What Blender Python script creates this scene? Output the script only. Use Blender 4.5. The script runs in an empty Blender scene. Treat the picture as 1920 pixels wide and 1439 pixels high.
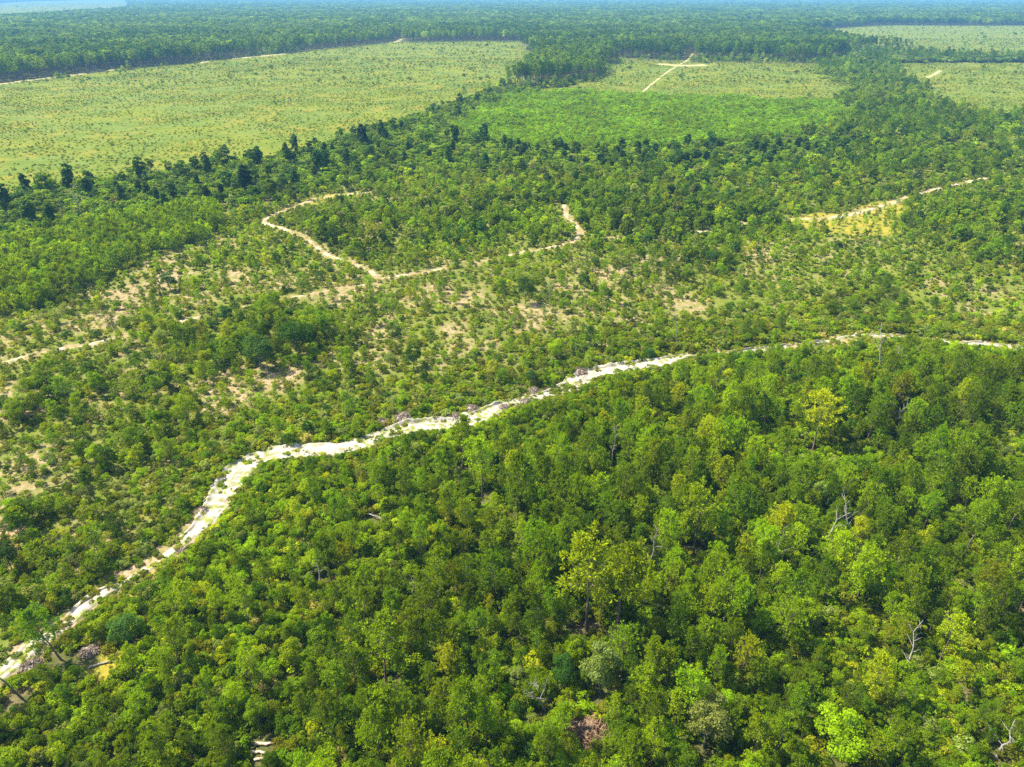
import bpy, math, random
import numpy as np
from mathutils import Matrix, Vector

R = math.radians
scene = bpy.context.scene
COL = scene.collection
rng = np.random.default_rng(7)
random.seed(7)

# ------------------------------------------------------------------ camera
CAM_H = 65.0
FPX = 1333.0            # focal length in pixels of the 1920 wide photograph
PITCH = R(28.77)
cam_d = bpy.data.cameras.new("camera")
cam = bpy.data.objects.new("camera", cam_d)
COL.objects.link(cam)
cam.location = (0, 0, CAM_H)
cam.rotation_euler = (R(90) - PITCH, 0, 0)
cam_d.sensor_fit = 'HORIZONTAL'
cam_d.sensor_width = 36.0
cam_d.lens = 36.0 * FPX / 1920.0
cam_d.clip_start = 0.5
cam_d.clip_end = 60000
scene.camera = cam

# ------------------------------------------------------------------ light
SUN_EL = R(55)
SUN_AZ = R(-74)          # clockwise from +Y: the sun stands to the left, slightly beyond
world = bpy.data.worlds.new("World")
scene.world = world
world.use_nodes = True
wn = world.node_tree
bg = wn.nodes["Background"]
sky = wn.nodes.new("ShaderNodeTexSky")
sky.sky_type = 'NISHITA'
sky.sun_disc = False
sky.sun_elevation = SUN_EL
sky.sun_rotation = SUN_AZ % (2 * math.pi)
sky.altitude = 100
sky.air_density = 1.0
sky.dust_density = 1.0
wn.links.new(sky.outputs[0], bg.inputs[0])
bg.inputs[1].default_value = 0.13
sun_d = bpy.data.lights.new("sun", 'SUN')
sun_d.energy = 5.0
sun_d.angle = R(0.5)
sun_d.color = (1.0, 0.94, 0.77)
sun = bpy.data.objects.new("sun", sun_d)
COL.objects.link(sun)
tosun = Vector((math.sin(SUN_AZ) * math.cos(SUN_EL), math.cos(SUN_AZ) * math.cos(SUN_EL), math.sin(SUN_EL)))
sun.rotation_euler = tosun.to_track_quat('Z', 'Y').to_euler()
sun.location = tosun * 300

vs = scene.view_settings
scene.display_settings.display_device = 'sRGB'
vs.view_transform = 'Standard'
vs.look = 'None'
vs.gamma = 1
vs.use_curve_mapping = False
vs.exposure = 1.2
cy = scene.cycles
cy.max_bounces = 8
cy.diffuse_bounces = 6
cy.glossy_bounces = 1
cy.transmission_bounces = 5
cy.volume_bounces = 0
cy.transparent_max_bounces = 6
cy.caustics_reflective = False
cy.caustics_refractive = False
cy.use_denoising = False

# ------------------------------------------------------------------ geometry of the place
SP, CP = math.sin(PITCH), math.cos(PITCH)


def at(px, py):
    """photo pixel -> ground point (z = 0)"""
    u = (px - 960.0) / FPX
    v = (py - 719.5) / FPX
    dy = CP - v * SP
    dz = -SP - v * CP
    t = -CAM_H / dz
    return (u * t, dy * t)


def pix(x, y, z=0.0):
    dz = z - CAM_H
    dep = y * CP - dz * SP
    up = y * SP + dz * CP
    return 960 + FPX * x / dep, 719.5 - FPX * up / dep


def hashn(ix, iy, s):
    h = (ix.astype(np.int64) * 374761393 + iy.astype(np.int64) * 668265263 + s * 974634777) & 0x7fffffff
    h = ((h ^ (h >> 13)) * 1274126177) & 0x7fffffff
    h = h ^ (h >> 16)
    return (h & 0xffff) / 65535.0


def vnoise(x, y, scale, s=0):
    x = np.asarray(x, float) / scale + 1000.0
    y = np.asarray(y, float) / scale + 1000.0
    ix, iy = np.floor(x), np.floor(y)
    fx, fy = x - ix, y - iy
    fx = fx * fx * (3 - 2 * fx)
    fy = fy * fy * (3 - 2 * fy)
    a = hashn(ix, iy, s); b = hashn(ix + 1, iy, s); c = hashn(ix, iy + 1, s); d = hashn(ix + 1, iy + 1, s)
    return (a * (1 - fx) + b * fx) * (1 - fy) + (c * (1 - fx) + d * fx) * fy


def fbm(x, y, scale, s=0, o=3):
    r = 0; w = 0; a = 1.0
    for k in range(o):
        r = r + a * vnoise(x, y, scale / 2 ** k, s + k * 17)
        w += a
        a *= 0.5
    return r / w


def gz(x, y):
    """height of the ground"""
    d = np.hypot(x, y)
    f = np.clip(1.3 - d / 400.0, 0, 1)
    return f * ((fbm(x, y, 38, 3, 2) - 0.5) * 1.2 + (vnoise(x, y, 5, 9) - 0.5) * 0.25)


def inpoly(x, y, poly):
    c = np.zeros(x.shape, bool)
    n = len(poly)
    for i in range(n):
        x1, y1 = poly[i]
        x2, y2 = poly[(i + 1) % n]
        if y1 == y2:
            continue
        m = ((y1 > y) != (y2 > y)) & (x < (x2 - x1) * (y - y1) / (y2 - y1) + x1)
        c ^= m
    return c


def seg_dist(x, y, pts):
    """distance to a polyline and signed side (+ = beyond the line, away from the camera)"""
    best = np.full(x.shape, 1e9)
    side = np.zeros(x.shape)
    for (x1, y1), (x2, y2) in zip(pts[:-1], pts[1:]):
        dx, dy = x2 - x1, y2 - y1
        L = dx * dx + dy * dy + 1e-9
        t = np.clip(((x - x1) * dx + (y - y1) * dy) / L, 0, 1)
        qx, qy = x1 + t * dx, y1 + t * dy
        d = np.hypot(x - qx, y - qy)
        m = d < best
        best = np.where(m, d, best)
        side = np.where(m, np.hypot(x, y) - np.hypot(qx, qy), side)
    return best, side


def W(pts):
    return [at(*p) for p in pts]


def smooth(pts, n=4):
    P = [Vector((*p, 0)) for p in pts]
    out = []
    for i in range(len(P) - 1):
        p0 = P[max(i - 1, 0)]; p1 = P[i]; p2 = P[i + 1]; p3 = P[min(i + 2, len(P) - 1)]
        for k in range(n):
            t = k / n
            q = 0.5 * ((2 * p1) + (p2 - p0) * t + (2 * p0 - 5 * p1 + 4 * p2 - p3) * t * t + (3 * p1 - p0 - 3 * p2 + p3) * t ** 3)
            out.append((q.x, q.y))
    out.append((P[-1].x, P[-1].y))
    return out


# tracks: name -> (ground line, half width in metres)
MAIN = smooth(W([(-160, 1400), (-60, 1310), (20, 1250), (70, 1205), (130, 1160), (200, 1108), (265, 1068), (330, 1020), (372, 985),
                 (402, 950), (420, 915), (445, 882), (480, 862), (530, 850), (590, 846), (650, 840), (700, 826), (750, 808),
                 (800, 799), (860, 794), (905, 778), (950, 757), (1010, 741), (1060, 727), (1100, 703), (1150, 693), (1200, 684),
                 (1250, 673), (1320, 662), (1400, 656), (1470, 650), (1540, 643), (1600, 632), (1660, 634), (1740, 641), (1830, 649),
                 (1930, 658), (2060, 674)]), 3)
TRAIL_L = smooth(W([(-120, 722), (-30, 694), (20, 680), (70, 664), (130, 653), (200, 640), (240, 630), (330, 607), (385, 593), (460, 578),
                    (560, 558), (620, 546), (680, 535), (720, 522), (760, 516), (830, 505), (890, 495), (960, 478), (1000, 470),
                    (1050, 462), (1080, 452), (1086, 432), (1066, 412), (1058, 385)]), 3)
TRAIL_LOOP = smooth(W([(706, 521), (690, 505), (655, 492), (610, 475), (582, 452), (560, 440), (520, 426), (497, 419), (502, 409),
                       (530, 396), (570, 380), (620, 368), (700, 361)]), 3)
TRAIL_R = smooth(W([(1080, 453), (1150, 448), (1220, 442), (1320, 435), (1400, 418), (1480, 411), (1530, 413), (1590, 405), (1640, 392),
                    (1690, 375), (1740, 360), (1800, 345), (1850, 335), (1900, 322), (1980, 303)]), 3)
FAR_A = smooth(W([(-150, 176), (0, 159), (60, 151), (160, 139), (225, 131), (380, 118), (440, 111), (535, 102), (620, 93), (735, 81),
                  (757, 73), (810, 71)]), 3)
FAR_B = smooth(W([(1203, 176), (1230, 152), (1265, 127), (1290, 113), (1299, 101)]), 3)
FAR_C = smooth(W([(1236, 121), (1280, 124), (1322, 123)]), 3)
FAR_D = smooth(W([(1736, 147), (1752, 141), (1762, 134)]), 3)
TRACKS = [(MAIN, 1.7), (TRAIL_L, .8), (TRAIL_LOOP, .8), (TRAIL_R, 1.2), (FAR_A, 5.0), (FAR_B, 5.0), (FAR_C, 9.0), (FAR_D, 4.0)]
SHOWN = [[(-60, 3000)], [(-200, 238), (335, 392), (455, 475), (550, 690), (712, 835), (895, 915), (952, 1100)], [(490, 600), (606, 640), (650, 710)],
         [(1140, 1165), (1305, 1332), (1385, 1400), (1470, 1700), (1725, 1762), (1785, 1850), (1880, 1905)]] + [[(-9000, 9000)]] * 4

POLY = {
    'meadow': [
        W([(-400, 185), (0, 160), (150, 142), (440, 110), (535, 103), (740, 80), (980, 78), (1000, 105), (985, 140), (960, 160), (900, 180),
           (830, 195), (790, 215), (740, 232), (640, 262), (560, 285), (500, 300), (400, 312), (250, 330), (130, 345), (0, 365), (-400, 420)]),
        W([(1145, 112), (1240, 118), (1400, 120), (1530, 122), (1560, 150), (1560, 190), (1540, 196), (1420, 188), (1200, 182), (1010, 180),
           (1020, 168), (1140, 150)]),
        W([(1665, 118), (2200, 115), (2200, 240), (1920, 218), (1800, 212), (1735, 185), (1685, 155)]),
        W([(1480, 60), (1640, 48), (2200, 50), (2200, 114), (1920, 110), (1760, 106), (1640, 94), (1560, 80)]),
        W([(-500, 9), (0, 6), (60, 3), (235, -2), (250, 19), (160, 28), (60, 35), (0, 40), (-500, 60)]),
        W([(1375, 51), (1400, 42), (1430, 44), (1440, 54)]),
    ],
    'plantation': [W([(880, 262), (850, 238), (900, 205), (1000, 182), (1200, 180), (1420, 187), (1550, 198), (1590, 215), (1580, 240),
                      (1500, 262), (1300, 272), (1000, 278)])],
    'forest': [W([(-700, -4), (2700, -4), (2700, 112), (1660, 113), (1560, 120), (1530, 118), (1140, 110), (1110, 150), (1000, 165),
                  (960, 165), (990, 140), (1002, 105), (982, 76), (740, 78), (440, 108), (0, 158), (-700, 200)])],
    'band': [W([(1600, 93), (1760, 105), (1920, 109), (2200, 113), (2200, 119), (1660, 120), (1560, 122), (1535, 116)])],
    'swamp': [W([(-400, 420), (0, 365), (130, 345), (400, 312), (560, 285), (740, 232), (850, 195), (960, 165), (1020, 168), (1010, 180),
                 (900, 205), (850, 238), (880, 262), (1000, 278), (1300, 272), (1500, 262), (1600, 262), (1640, 280), (1600, 305),
                 (1400, 315), (1000, 312), (850, 325), (700, 340), (560, 365), (480, 385), (400, 392), (250, 415), (100, 445), (-400, 540)])],
    'youngpines': [W([(-400, 540), (100, 445), (250, 415), (400, 395), (430, 425), (400, 455), (300, 475), (230, 505), (150, 550),
                      (60, 590), (-400, 680)])],
    'lawn': [W([(1470, 418), (1530, 405), (1600, 395), (1680, 372), (1700, 385), (1690, 440), (1560, 440)]),
             W([(560, 385), (590, 368), (700, 354), (720, 366), (640, 372), (600, 386)]),
             W([(1480, 660), (1540, 636), (1600, 626), (1700, 634), (1640, 646), (1560, 656)]),
             W([(190, 1130), (260, 1080), (340, 1010), (370, 1020), (290, 1110), (220, 1150)]),
             W([(150, 1270), (190, 1230), (235, 1225), (210, 1275), (160, 1310)])],
}
ZID = {'default': 0, 'meadow': 1, 'plantation': 2, 'forest': 3, 'swamp': 4, 'youngpines': 5, 'scrub': 6, 'woods': 7, 'mixed': 8, 'lawn': 9, 'band': 10}
SCRUB_TOP = W([(-600, 640), (60, 588), (150, 550), (300, 475), (430, 430), (480, 388), (560, 366), (700, 344), (850, 330), (1000, 330), (1200, 340),
               (1400, 360), (1600, 365), (1750, 345), (2000, 290), (2400, 250)])


def zone(x, y):
    d = np.hypot(x, y)
    wob = np.clip(d * 0.012, 0.6, 9)
    x = x + (vnoise(x, y, 14, 41) - 0.5) * 2 * wob + (vnoise(x, y, 60, 43) - .5) * 2 * wob
    y = y + (vnoise(x, y, 14, 47) - 0.5) * 2 * wob + (vnoise(x, y, 60, 53) - .5) * 4 * wob
    z = np.full(x.shape, ZID['mixed'])
    # below the top line of the scrub
    sx = np.array([p[0] for p in SCRUB_TOP]); sy = np.array([p[1] for p in SCRUB_TOP])
    z[y < np.interp(x, sx, sy)] = ZID['scrub']
    mx = np.array([p[0] for p in MAIN]); my = np.array([p[1] for p in MAIN])
    z[(y < np.interp(x, mx, my)) & (x > mx[0])] = ZID['woods']
    for nm in ('forest', 'band', 'swamp', 'youngpines', 'plantation', 'meadow', 'lawn'):
        for p in POLY[nm]:
            z[inpoly(x, y, p)] = ZID[nm]
    return z


def track_info(x, y):
    """(clearance beyond a track's edge, signed depth) for the nearest track"""
    best = np.full(x.shape, 1e9); side = np.zeros(x.shape)
    px, _ = pix(x, y)
    for (pts, hw), iv in zip(TRACKS, SHOWN):
        d, s = seg_dist(x, y, pts)
        # where grass and trees have closed over a path nothing is kept clear
        open_ = np.zeros(x.shape, bool)
        for a_, b_ in iv: open_ |= (px > a_ - 4) & (px < b_ + 4)
        d = np.where(open_, d, d + 9)
        d = d - hw
        m = d < best
        best = np.where(m, d, best); side = np.where(m, s, side)
    return best, side


# ------------------------------------------------------------------ mesh helpers
def mesh_from(name, V, tris=None, quads=None, mats=(), matidx=None, attrs=None, smooth_=False):
    V = np.asarray(V, np.float32).reshape(-1, 3)
    loops = []; sizes = []
    if tris is not None and len(tris):
        t = np.asarray(tris, np.int32); loops.append(t.ravel()); sizes.append(np.full(len(t), 3, np.int32))
    if quads is not None and len(quads):
        q = np.asarray(quads, np.int32); loops.append(q.ravel()); sizes.append(np.full(len(q), 4, np.int32))
    me = bpy.data.meshes.new(name)
    me.vertices.add(len(V)); me.vertices.foreach_set('co', V.ravel())
    if loops:
        lv = np.concatenate(loops); sz = np.concatenate(sizes)
        me.loops.add(len(lv)); me.loops.foreach_set('vertex_index', lv)
        me.polygons.add(len(sz))
        st = np.concatenate([[0], np.cumsum(sz)[:-1]]).astype(np.int32)
        me.polygons.foreach_set('loop_start', st)
        me.polygons.foreach_set('loop_total', sz)
        if matidx is not None:
            me.polygons.foreach_set('material_index', np.asarray(matidx, np.int32))
        me.polygons.foreach_set('use_smooth', np.full(len(sz), smooth_))
    for m in mats:
        me.materials.append(m)
    for k, v in (attrs or {}).items():
        v = np.asarray(v, np.float32)
        typ = 'FLOAT' if v.ndim == 1 else 'FLOAT_VECTOR'
        a = me.attributes.new(k, typ, 'POINT')
        a.data.foreach_set('value' if v.ndim == 1 else 'vector', v.ravel())
    me.update(calc_edges=True)
    me.validate()
    return me


def tube(pts, rads, n=6):
    """tapered tube, returns verts, quads"""
    V = []; Q = []
    pts = [np.array(p, float) for p in pts]
    for i, p in enumerate(pts):
        a = pts[min(i + 1, len(pts) - 1)] - pts[max(i - 1, 0)]
        a = a / (np.linalg.norm(a) + 1e-9)
        ref = np.array([1.0, 0, 0]) if abs(a[0]) < 0.8 else np.array([0, 1.0, 0])
        u = np.cross(a, ref); u /= np.linalg.norm(u)
        w = np.cross(a, u)
        for k in range(n):
            t = 2 * math.pi * k / n
            V.append(p + rads[i] * (math.cos(t) * u + math.sin(t) * w))
        if i:
            b = (i - 1) * n
            for k in range(n):
                Q.append((b + k, b + (k + 1) % n, b + n + (k + 1) % n, b + n + k))
    return V, Q


class Geo:
    def __init__(s):
        s.V = []; s.T = []; s.Q = []; s.r = []; s.n = 0

    def add(s, V, T=None, Q=None, r=None):
        V = np.asarray(V, float).reshape(-1, 3)
        if T is not None and len(T): s.T.append(np.asarray(T) + s.n)
        if Q is not None and len(Q): s.Q.append(np.asarray(Q) + s.n)
        s.V.append(V); s.n += len(V)
        s.r.append(np.full(len(V), .5) if r is None else np.asarray(r, float))

    def tube(s, pts, rads, n=6):
        V, Q = tube(pts, rads, n)
        s.add(V, None, Q)

    def mesh(s, name, mat, smooth_=False):
        T = np.concatenate(s.T) if s.T else None
        Q = np.concatenate(s.Q) if s.Q else None
        return mesh_from(name, np.concatenate(s.V), T, Q, (mat,), attrs={'leafrand': np.concatenate(s.r)}, smooth_=smooth_)


def unit(v):
    return v / (np.linalg.norm(v, axis=-1, keepdims=True) + 1e-9)


def leaves(g, pos, nrm, size, rg, aspect=0.6):
    """one leafy quad (kite) per position, facing nrm"""
    n = len(pos)
    nrm = unit(nrm)
    a = unit(np.cross(nrm, unit(rg.normal(size=(n, 3)))))
    b = np.cross(nrm, a)
    s = size[:, None]
    asp = aspect * (0.7 + 0.6 * rg.random(n))[:, None]
    v0 = pos - a * s
    v1 = pos + b * s * asp - a * s * .15
    v2 = pos + a * s
    v3 = pos - b * s * asp - a * s * .15
    V = np.stack([v0, v1, v2, v3], 1).reshape(-1, 3)
    Q = np.arange(4 * n).reshape(n, 4)
    g.add(V, None, Q, np.repeat(rg.random(n), 4))


def spikes(g, pos, dr, length, width, rg):
    """one needle spray (narrow triangle) per position"""
    n = len(pos)
    dr = unit(dr)
    sd = unit(np.cross(dr, unit(rg.normal(size=(n, 3)))))
    L = length[:, None]; w = width[:, None]
    v0 = pos - sd * w * .35
    v1 = pos + dr * L * .6 + sd * w
    v2 = pos + dr * L - sd * w * .5
    V = np.stack([v0, v1, v2], 1).reshape(-1, 3)
    T = np.arange(3 * n).reshape(n, 3)
    g.add(V, T, None, np.repeat(rg.random(n), 3))


# ------------------------------------------------------------------ materials
def nt(mat):
    mat.use_nodes = True
    t = mat.node_tree
    t.nodes.clear()
    return t


def node(t, typ, **kw):
    n = t.nodes.new(typ)
    for k, v in kw.items():
        setattr(n, k, v)
    return n


def leaf_material(name, trans=0.38):
    m = bpy.data.materials.new(name)
    t = nt(m); L = t.links.new
    oi = node(t, 'ShaderNodeObjectInfo')
    at_ = node(t, 'ShaderNodeAttribute', attribute_name='leafrand')
    # tree to tree variation
    hsv = node(t, 'ShaderNodeHueSaturation')
    mr = node(t, 'ShaderNodeMapRange'); mr.inputs[3].default_value = 0.486; mr.inputs[4].default_value = 0.514
    L(oi.outputs['Random'], mr.inputs[0]); L(mr.outputs[0], hsv.inputs['Hue'])
    # stand to stand variation in place
    geo = node(t, 'ShaderNodeNewGeometry')
    no = node(t, 'ShaderNodeTexNoise'); no.inputs['Scale'].default_value = 0.035; no.inputs['Detail'].default_value = 3
    L(geo.outputs['Position'], no.inputs['Vector'])
    mr2 = node(t, 'ShaderNodeMapRange'); mr2.inputs[1].default_value = .3; mr2.inputs[2].default_value = .7
    mr2.inputs[3].default_value = 0.8; mr2.inputs[4].default_value = 1.25
    L(no.outputs[0], mr2.inputs[0])
    mr3 = node(t, 'ShaderNodeMapRange'); mr3.inputs[3].default_value = 0.72; mr3.inputs[4].default_value = 1.28
    L(at_.outputs['Fac'], mr3.inputs[0])
    mu = node(t, 'ShaderNodeMath', operation='MULTIPLY'); L(mr2.outputs[0], mu.inputs[0]); L(mr3.outputs[0], mu.inputs[1])
    fr = node(t, 'ShaderNodeMath', operation='MULTIPLY'); fr.inputs[1].default_value = 7.31
    L(oi.outputs['Random'], fr.inputs[0])
    fr2 = node(t, 'ShaderNodeMath', operation='FRACT'); L(fr.outputs[0], fr2.inputs[0])
    mr4 = node(t, 'ShaderNodeMapRange'); mr4.inputs[3].default_value = 0.65; mr4.inputs[4].default_value = 1.35
    L(fr2.outputs[0], mr4.inputs[0])
    mu2 = node(t, 'ShaderNodeMath', operation='MULTIPLY'); L(mu.outputs[0], mu2.inputs[0]); L(mr4.outputs[0], mu2.inputs[1])
    L(mu2.outputs[0], hsv.inputs['Value'])
    ti = node(t, 'ShaderNodeAttribute', attribute_type='INSTANCER', attribute_name='tint')
    L(ti.outputs['Color'], hsv.inputs['Color'])
    bs = node(t, 'ShaderNodeBsdfPrincipled')
    bs.inputs['Roughness'].default_value = 0.5
    bs.inputs['Specular IOR Level'].default_value = 0.06
    L(hsv.outputs[0], bs.inputs['Base Color'])
    tr = node(t, 'ShaderNodeBsdfTranslucent')
    h2 = node(t, 'ShaderNodeHueSaturation'); h2.inputs['Hue'].default_value = 0.485; h2.inputs['Saturation'].default_value = 1.1
    h2.inputs['Value'].default_value = 1.5
    L(hsv.outputs[0], h2.inputs['Color']); L(h2.outputs[0], tr.inputs[0])
    mx = node(t, 'ShaderNodeMixShader'); mx.inputs[0].default_value = trans
    L(bs.outputs[0], mx.inputs[1]); L(tr.outputs[0], mx.inputs[2])
    out = node(t, 'ShaderNodeOutputMaterial'); L(mx.outputs[0], out.inputs[0])
    return m


def bark_material(name, c1, c2, scale=6.0):
    m = bpy.data.materials.new(name)
    t = nt(m); L = t.links.new
    tc = node(t, 'ShaderNodeTexCoord')
    mp = node(t, 'ShaderNodeMapping'); mp.inputs['Scale'].default_value = (1, 1, .25)
    L(tc.outputs['Object'], mp.inputs[0])
    no = node(t, 'ShaderNodeTexNoise'); no.inputs['Scale'].default_value = scale; no.inputs['Detail'].default_value = 5
    L(mp.outputs[0], no.inputs['Vector'])
    cr = node(t, 'ShaderNodeValToRGB'); cr.color_ramp.elements[0].position = .35; cr.color_ramp.elements[1].position = .68
    cr.color_ramp.elements[0].color = (*c1, 1); cr.color_ramp.elements[1].color = (*c2, 1)
    L(no.outputs[0], cr.inputs[0])
    bs = node(t, 'ShaderNodeBsdfPrincipled'); bs.inputs['Roughness'].default_value = .9; bs.inputs['Specular IOR Level'].default_value = .15
    L(cr.outputs[0], bs.inputs['Base Color'])
    bp = node(t, 'ShaderNodeBump'); bp.inputs['Strength'].default_value = .6; bp.inputs['Distance'].default_value = .03
    L(no.outputs[0], bp.inputs['Height']); L(bp.outputs[0], bs.inputs['Normal'])
    out = node(t, 'ShaderNodeOutputMaterial'); L(bs.outputs[0], out.inputs[0])
    return m


M_LEAF = leaf_material('leaf', 0.42)
M_NEEDLE = leaf_material('needles', 0.38)
M_BARK = bark_material('pine_bark', (.10, .07, .055), (.24, .18, .15))
M_BARKG = bark_material('grey_bark', (.13, .12, .10), (.33, .31, .28))
M_DEAD = bark_material('weathered_wood', (.17, .15, .125), (.40, .37, .32))
M_LOG = bark_material('pale_log_wood', (.35, .26, .17), (.75, .62, .45))
M_BRUSH = bark_material('dry_brush', (.12, .085, .055), (.34, .26, .19), 3.0)
M_REDBRUSH = bark_material('red_brown_brush', (.13, .07, .04), (.30, .18, .11), 3.0)


def ramp_mix(t, fac, a, b):
    mx = node(t, 'ShaderNodeMix', data_type='RGBA')
    t.links.new(fac, mx.inputs[0])
    for s, v in ((6, a), (7, b)):
        if isinstance(v, tuple):
            mx.inputs[s].default_value = (*v, 1)
        else:
            t.links.new(v, mx.inputs[s])
    return mx.outputs[2]


def noise_fac(t, scale, lo, hi, detail=4, vec=None, rough=.55):
    no = node(t, 'ShaderNodeTexNoise'); no.inputs['Scale'].default_value = scale; no.inputs['Detail'].default_value = detail
    no.inputs['Roughness'].default_value = rough
    if vec is not None: t.links.new(vec, no.inputs['Vector'])
    mr = node(t, 'ShaderNodeMapRange', interpolation_type='SMOOTHSTEP'); mr.inputs[1].default_value = lo; mr.inputs[2].default_value = hi
    t.links.new(no.outputs[0], mr.inputs[0])
    return mr.outputs[0]


def ground_material():
    m = bpy.data.materials.new('ground')
    t = nt(m); L = t.links.new
    geo = node(t, 'ShaderNodeNewGeometry'); P = geo.outputs['Position']

    def A(n):
        a = node(t, 'ShaderNodeAttribute', attribute_name=n)
        return a.outputs['Fac']
    fine = noise_fac(t, 1.6, .38, .62, 5, P)
    mid = noise_fac(t, .28, .4, .6, 4, P)
    big = noise_fac(t, .03, .38, .62, 4, P)
    # woods floor: leaf litter and weeds
    litter = ramp_mix(t, fine, (.055, .075, .012), (.13, .10, .05))
    litter = ramp_mix(t, mid, litter, (.080, .085, .022))
    # scrub floor: wiregrass, pinkish sand
    grass = ramp_mix(t, fine, (.11, .145, .012), (.22, .195, .050))
    grass = ramp_mix(t, mid, grass, (.12, .155, .014))
    sandc = ramp_mix(t, fine, (.46, .30, .21), (.27, .20, .09))
    # meadow
    md = ramp_mix(t, fine, (.10, .135, .010), (.24, .20, .028))
    md = ramp_mix(t, mid, md, (.21, .19, .012))
    md = ramp_mix(t, big, md, (.125, .17, .022))
    md = ramp_mix(t, noise_fac(t, .09, .42, .6, 5, P), md, (.105, .145, .008))
    md = ramp_mix(t, noise_fac(t, .018, .5, .66, 4, P), md, (.15, .175, .009))
    lawn = ramp_mix(t, fine, (.15, .19, .015), (.27, .22, .04))
    lawn = ramp_mix(t, mid, lawn, (.30, .24, .025))
    c = ramp_mix(t, A('gscrub'), litter, grass)
    c = ramp_mix(t, A('gmeadow'), c, md)
    c = ramp_mix(t, A('glawn'), c, lawn)
    sf = node(t, 'ShaderNodeMath', operation='MULTIPLY'); L(A('gsand'), sf.inputs[0])
    f3 = noise_fac(t, .7, .34, .6, 5, P); L(f3, sf.inputs[1])
    c = ramp_mix(t, sf.outputs[0], c, sandc)
    bs = node(t, 'ShaderNodeBsdfPrincipled'); bs.inputs['Roughness'].default_value = .95; bs.inputs['Specular IOR Level'].default_value = .1
    L(c, bs.inputs['Base Color'])
    n2 = node(t, 'ShaderNodeTexNoise'); n2.inputs['Scale'].default_value = 2.5; n2.inputs['Detail'].default_value = 5; L(P, n2.inputs['Vector'])
    bp = node(t, 'ShaderNodeBump'); bp.inputs['Strength'].default_value = .8; bp.inputs['Distance'].default_value = .25
    L(n2.outputs[0], bp.inputs['Height']); L(bp.outputs[0], bs.inputs['Normal'])
    out = node(t, 'ShaderNodeOutputMaterial'); L(bs.outputs[0], out.inputs[0])
    return m


def sand_material(name, c1, c2, c3, weeds=.35):
    m = bpy.data.materials.new(name)
    t = nt(m); L = t.links.new
    geo = node(t, 'ShaderNodeNewGeometry'); P = geo.outputs['Position']
    a = ramp_mix(t, noise_fac(t, .9, .45, .75, 6, P), c1, c2)
    a = ramp_mix(t, noise_fac(t, .45, .52, .68, 4, P), a, c3)
    at_ = node(t, 'ShaderNodeAttribute', attribute_name='weed')
    mu = node(t, 'ShaderNodeMath', operation='MULTIPLY')
    L(at_.outputs['Fac'], mu.inputs[0]); L(noise_fac(t, 1.1, .42, .6, 5, P), mu.inputs[1])
    a = ramp_mix(t, mu.outputs[0], a, (.22, .24, .045))
    bs = node(t, 'ShaderNodeBsdfPrincipled'); bs.inputs['Roughness'].default_value = .95; bs.inputs['Specular IOR Level'].default_value = .1
    L(a, bs.inputs['Base Color'])
    n2 = node(t, 'ShaderNodeTexNoise'); n2.inputs['Scale'].default_value = 2.2; n2.inputs['Detail'].default_value = 6; L(P, n2.inputs['Vector'])
    bp = node(t, 'ShaderNodeBump'); bp.inputs['Strength'].default_value = .7; bp.inputs['Distance'].default_value = .12
    L(n2.outputs[0], bp.inputs['Height']); L(bp.outputs[0], bs.inputs['Normal'])
    out = node(t, 'ShaderNodeOutputMaterial'); L(bs.outputs[0], out.inputs[0])
    return m


M_GROUND = ground_material()
M_SAND = sand_material('white_sand', (.45, .392, .355), (.30, .245, .21), (.31, .26, .19))
M_TRAIL = sand_material('trail_sand', (.50, .39, .28), (.36, .27, .18), (.34, .29, .13))
M_FARSAND = sand_material('far_sand', (.46, .38, .19), (.38, .32, .14), (.33, .31, .10))


def props(o, label=None, cat=None, group=None, kind=None):
    if label: o['label'] = label
    if cat: o['category'] = cat
    if group: o['group'] = group
    if kind: o['kind'] = kind
    return o


def link(name, me, parent=None):
    o = bpy.data.objects.new(name, me)
    COL.objects.link(o)
    if parent is not None:
        o.parent = parent
    return o


# ------------------------------------------------------------------ ground sheet
SANDSPOTS = [(300, 490, 9), (330, 520, 8), (260, 545, 8), (1280, 570, 6), (1300, 575, 4), (1150, 565, 5), (500, 705, 5), (440, 740, 6), (430, 700, 4),
             (820, 545, 5), (700, 425, 8), (560, 520, 6), (1010, 585, 6), (880, 560, 5), (460, 520, 6), (40, 940, 5), (60, 870, 5), (410, 770, 4),
             (540, 700, 4), (730, 620, 3), (1060, 540, 6), (1240, 545, 6), (900, 380, 10), (1130, 520, 6), (640, 560, 6), (350, 560, 8), (190, 600, 7),
             (150, 1010, 4), (30, 760, 6), (20, 990, 4), (850, 620, 4), (980, 610, 4), (1180, 600, 5), (760, 380, 12), (1210, 500, 8), (1410, 470, 8)]
SS = [(*at(px, py), r) for px, py, r in SANDSPOTS]


def sandiness(x, y):
    s = np.zeros(x.shape)
    for sx, sy, r in SS:
        d = np.hypot(x - sx, (y - sy) * .8)
        s = np.maximum(s, np.clip(1.35 - d / r, 0, 1))
    return s


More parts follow.
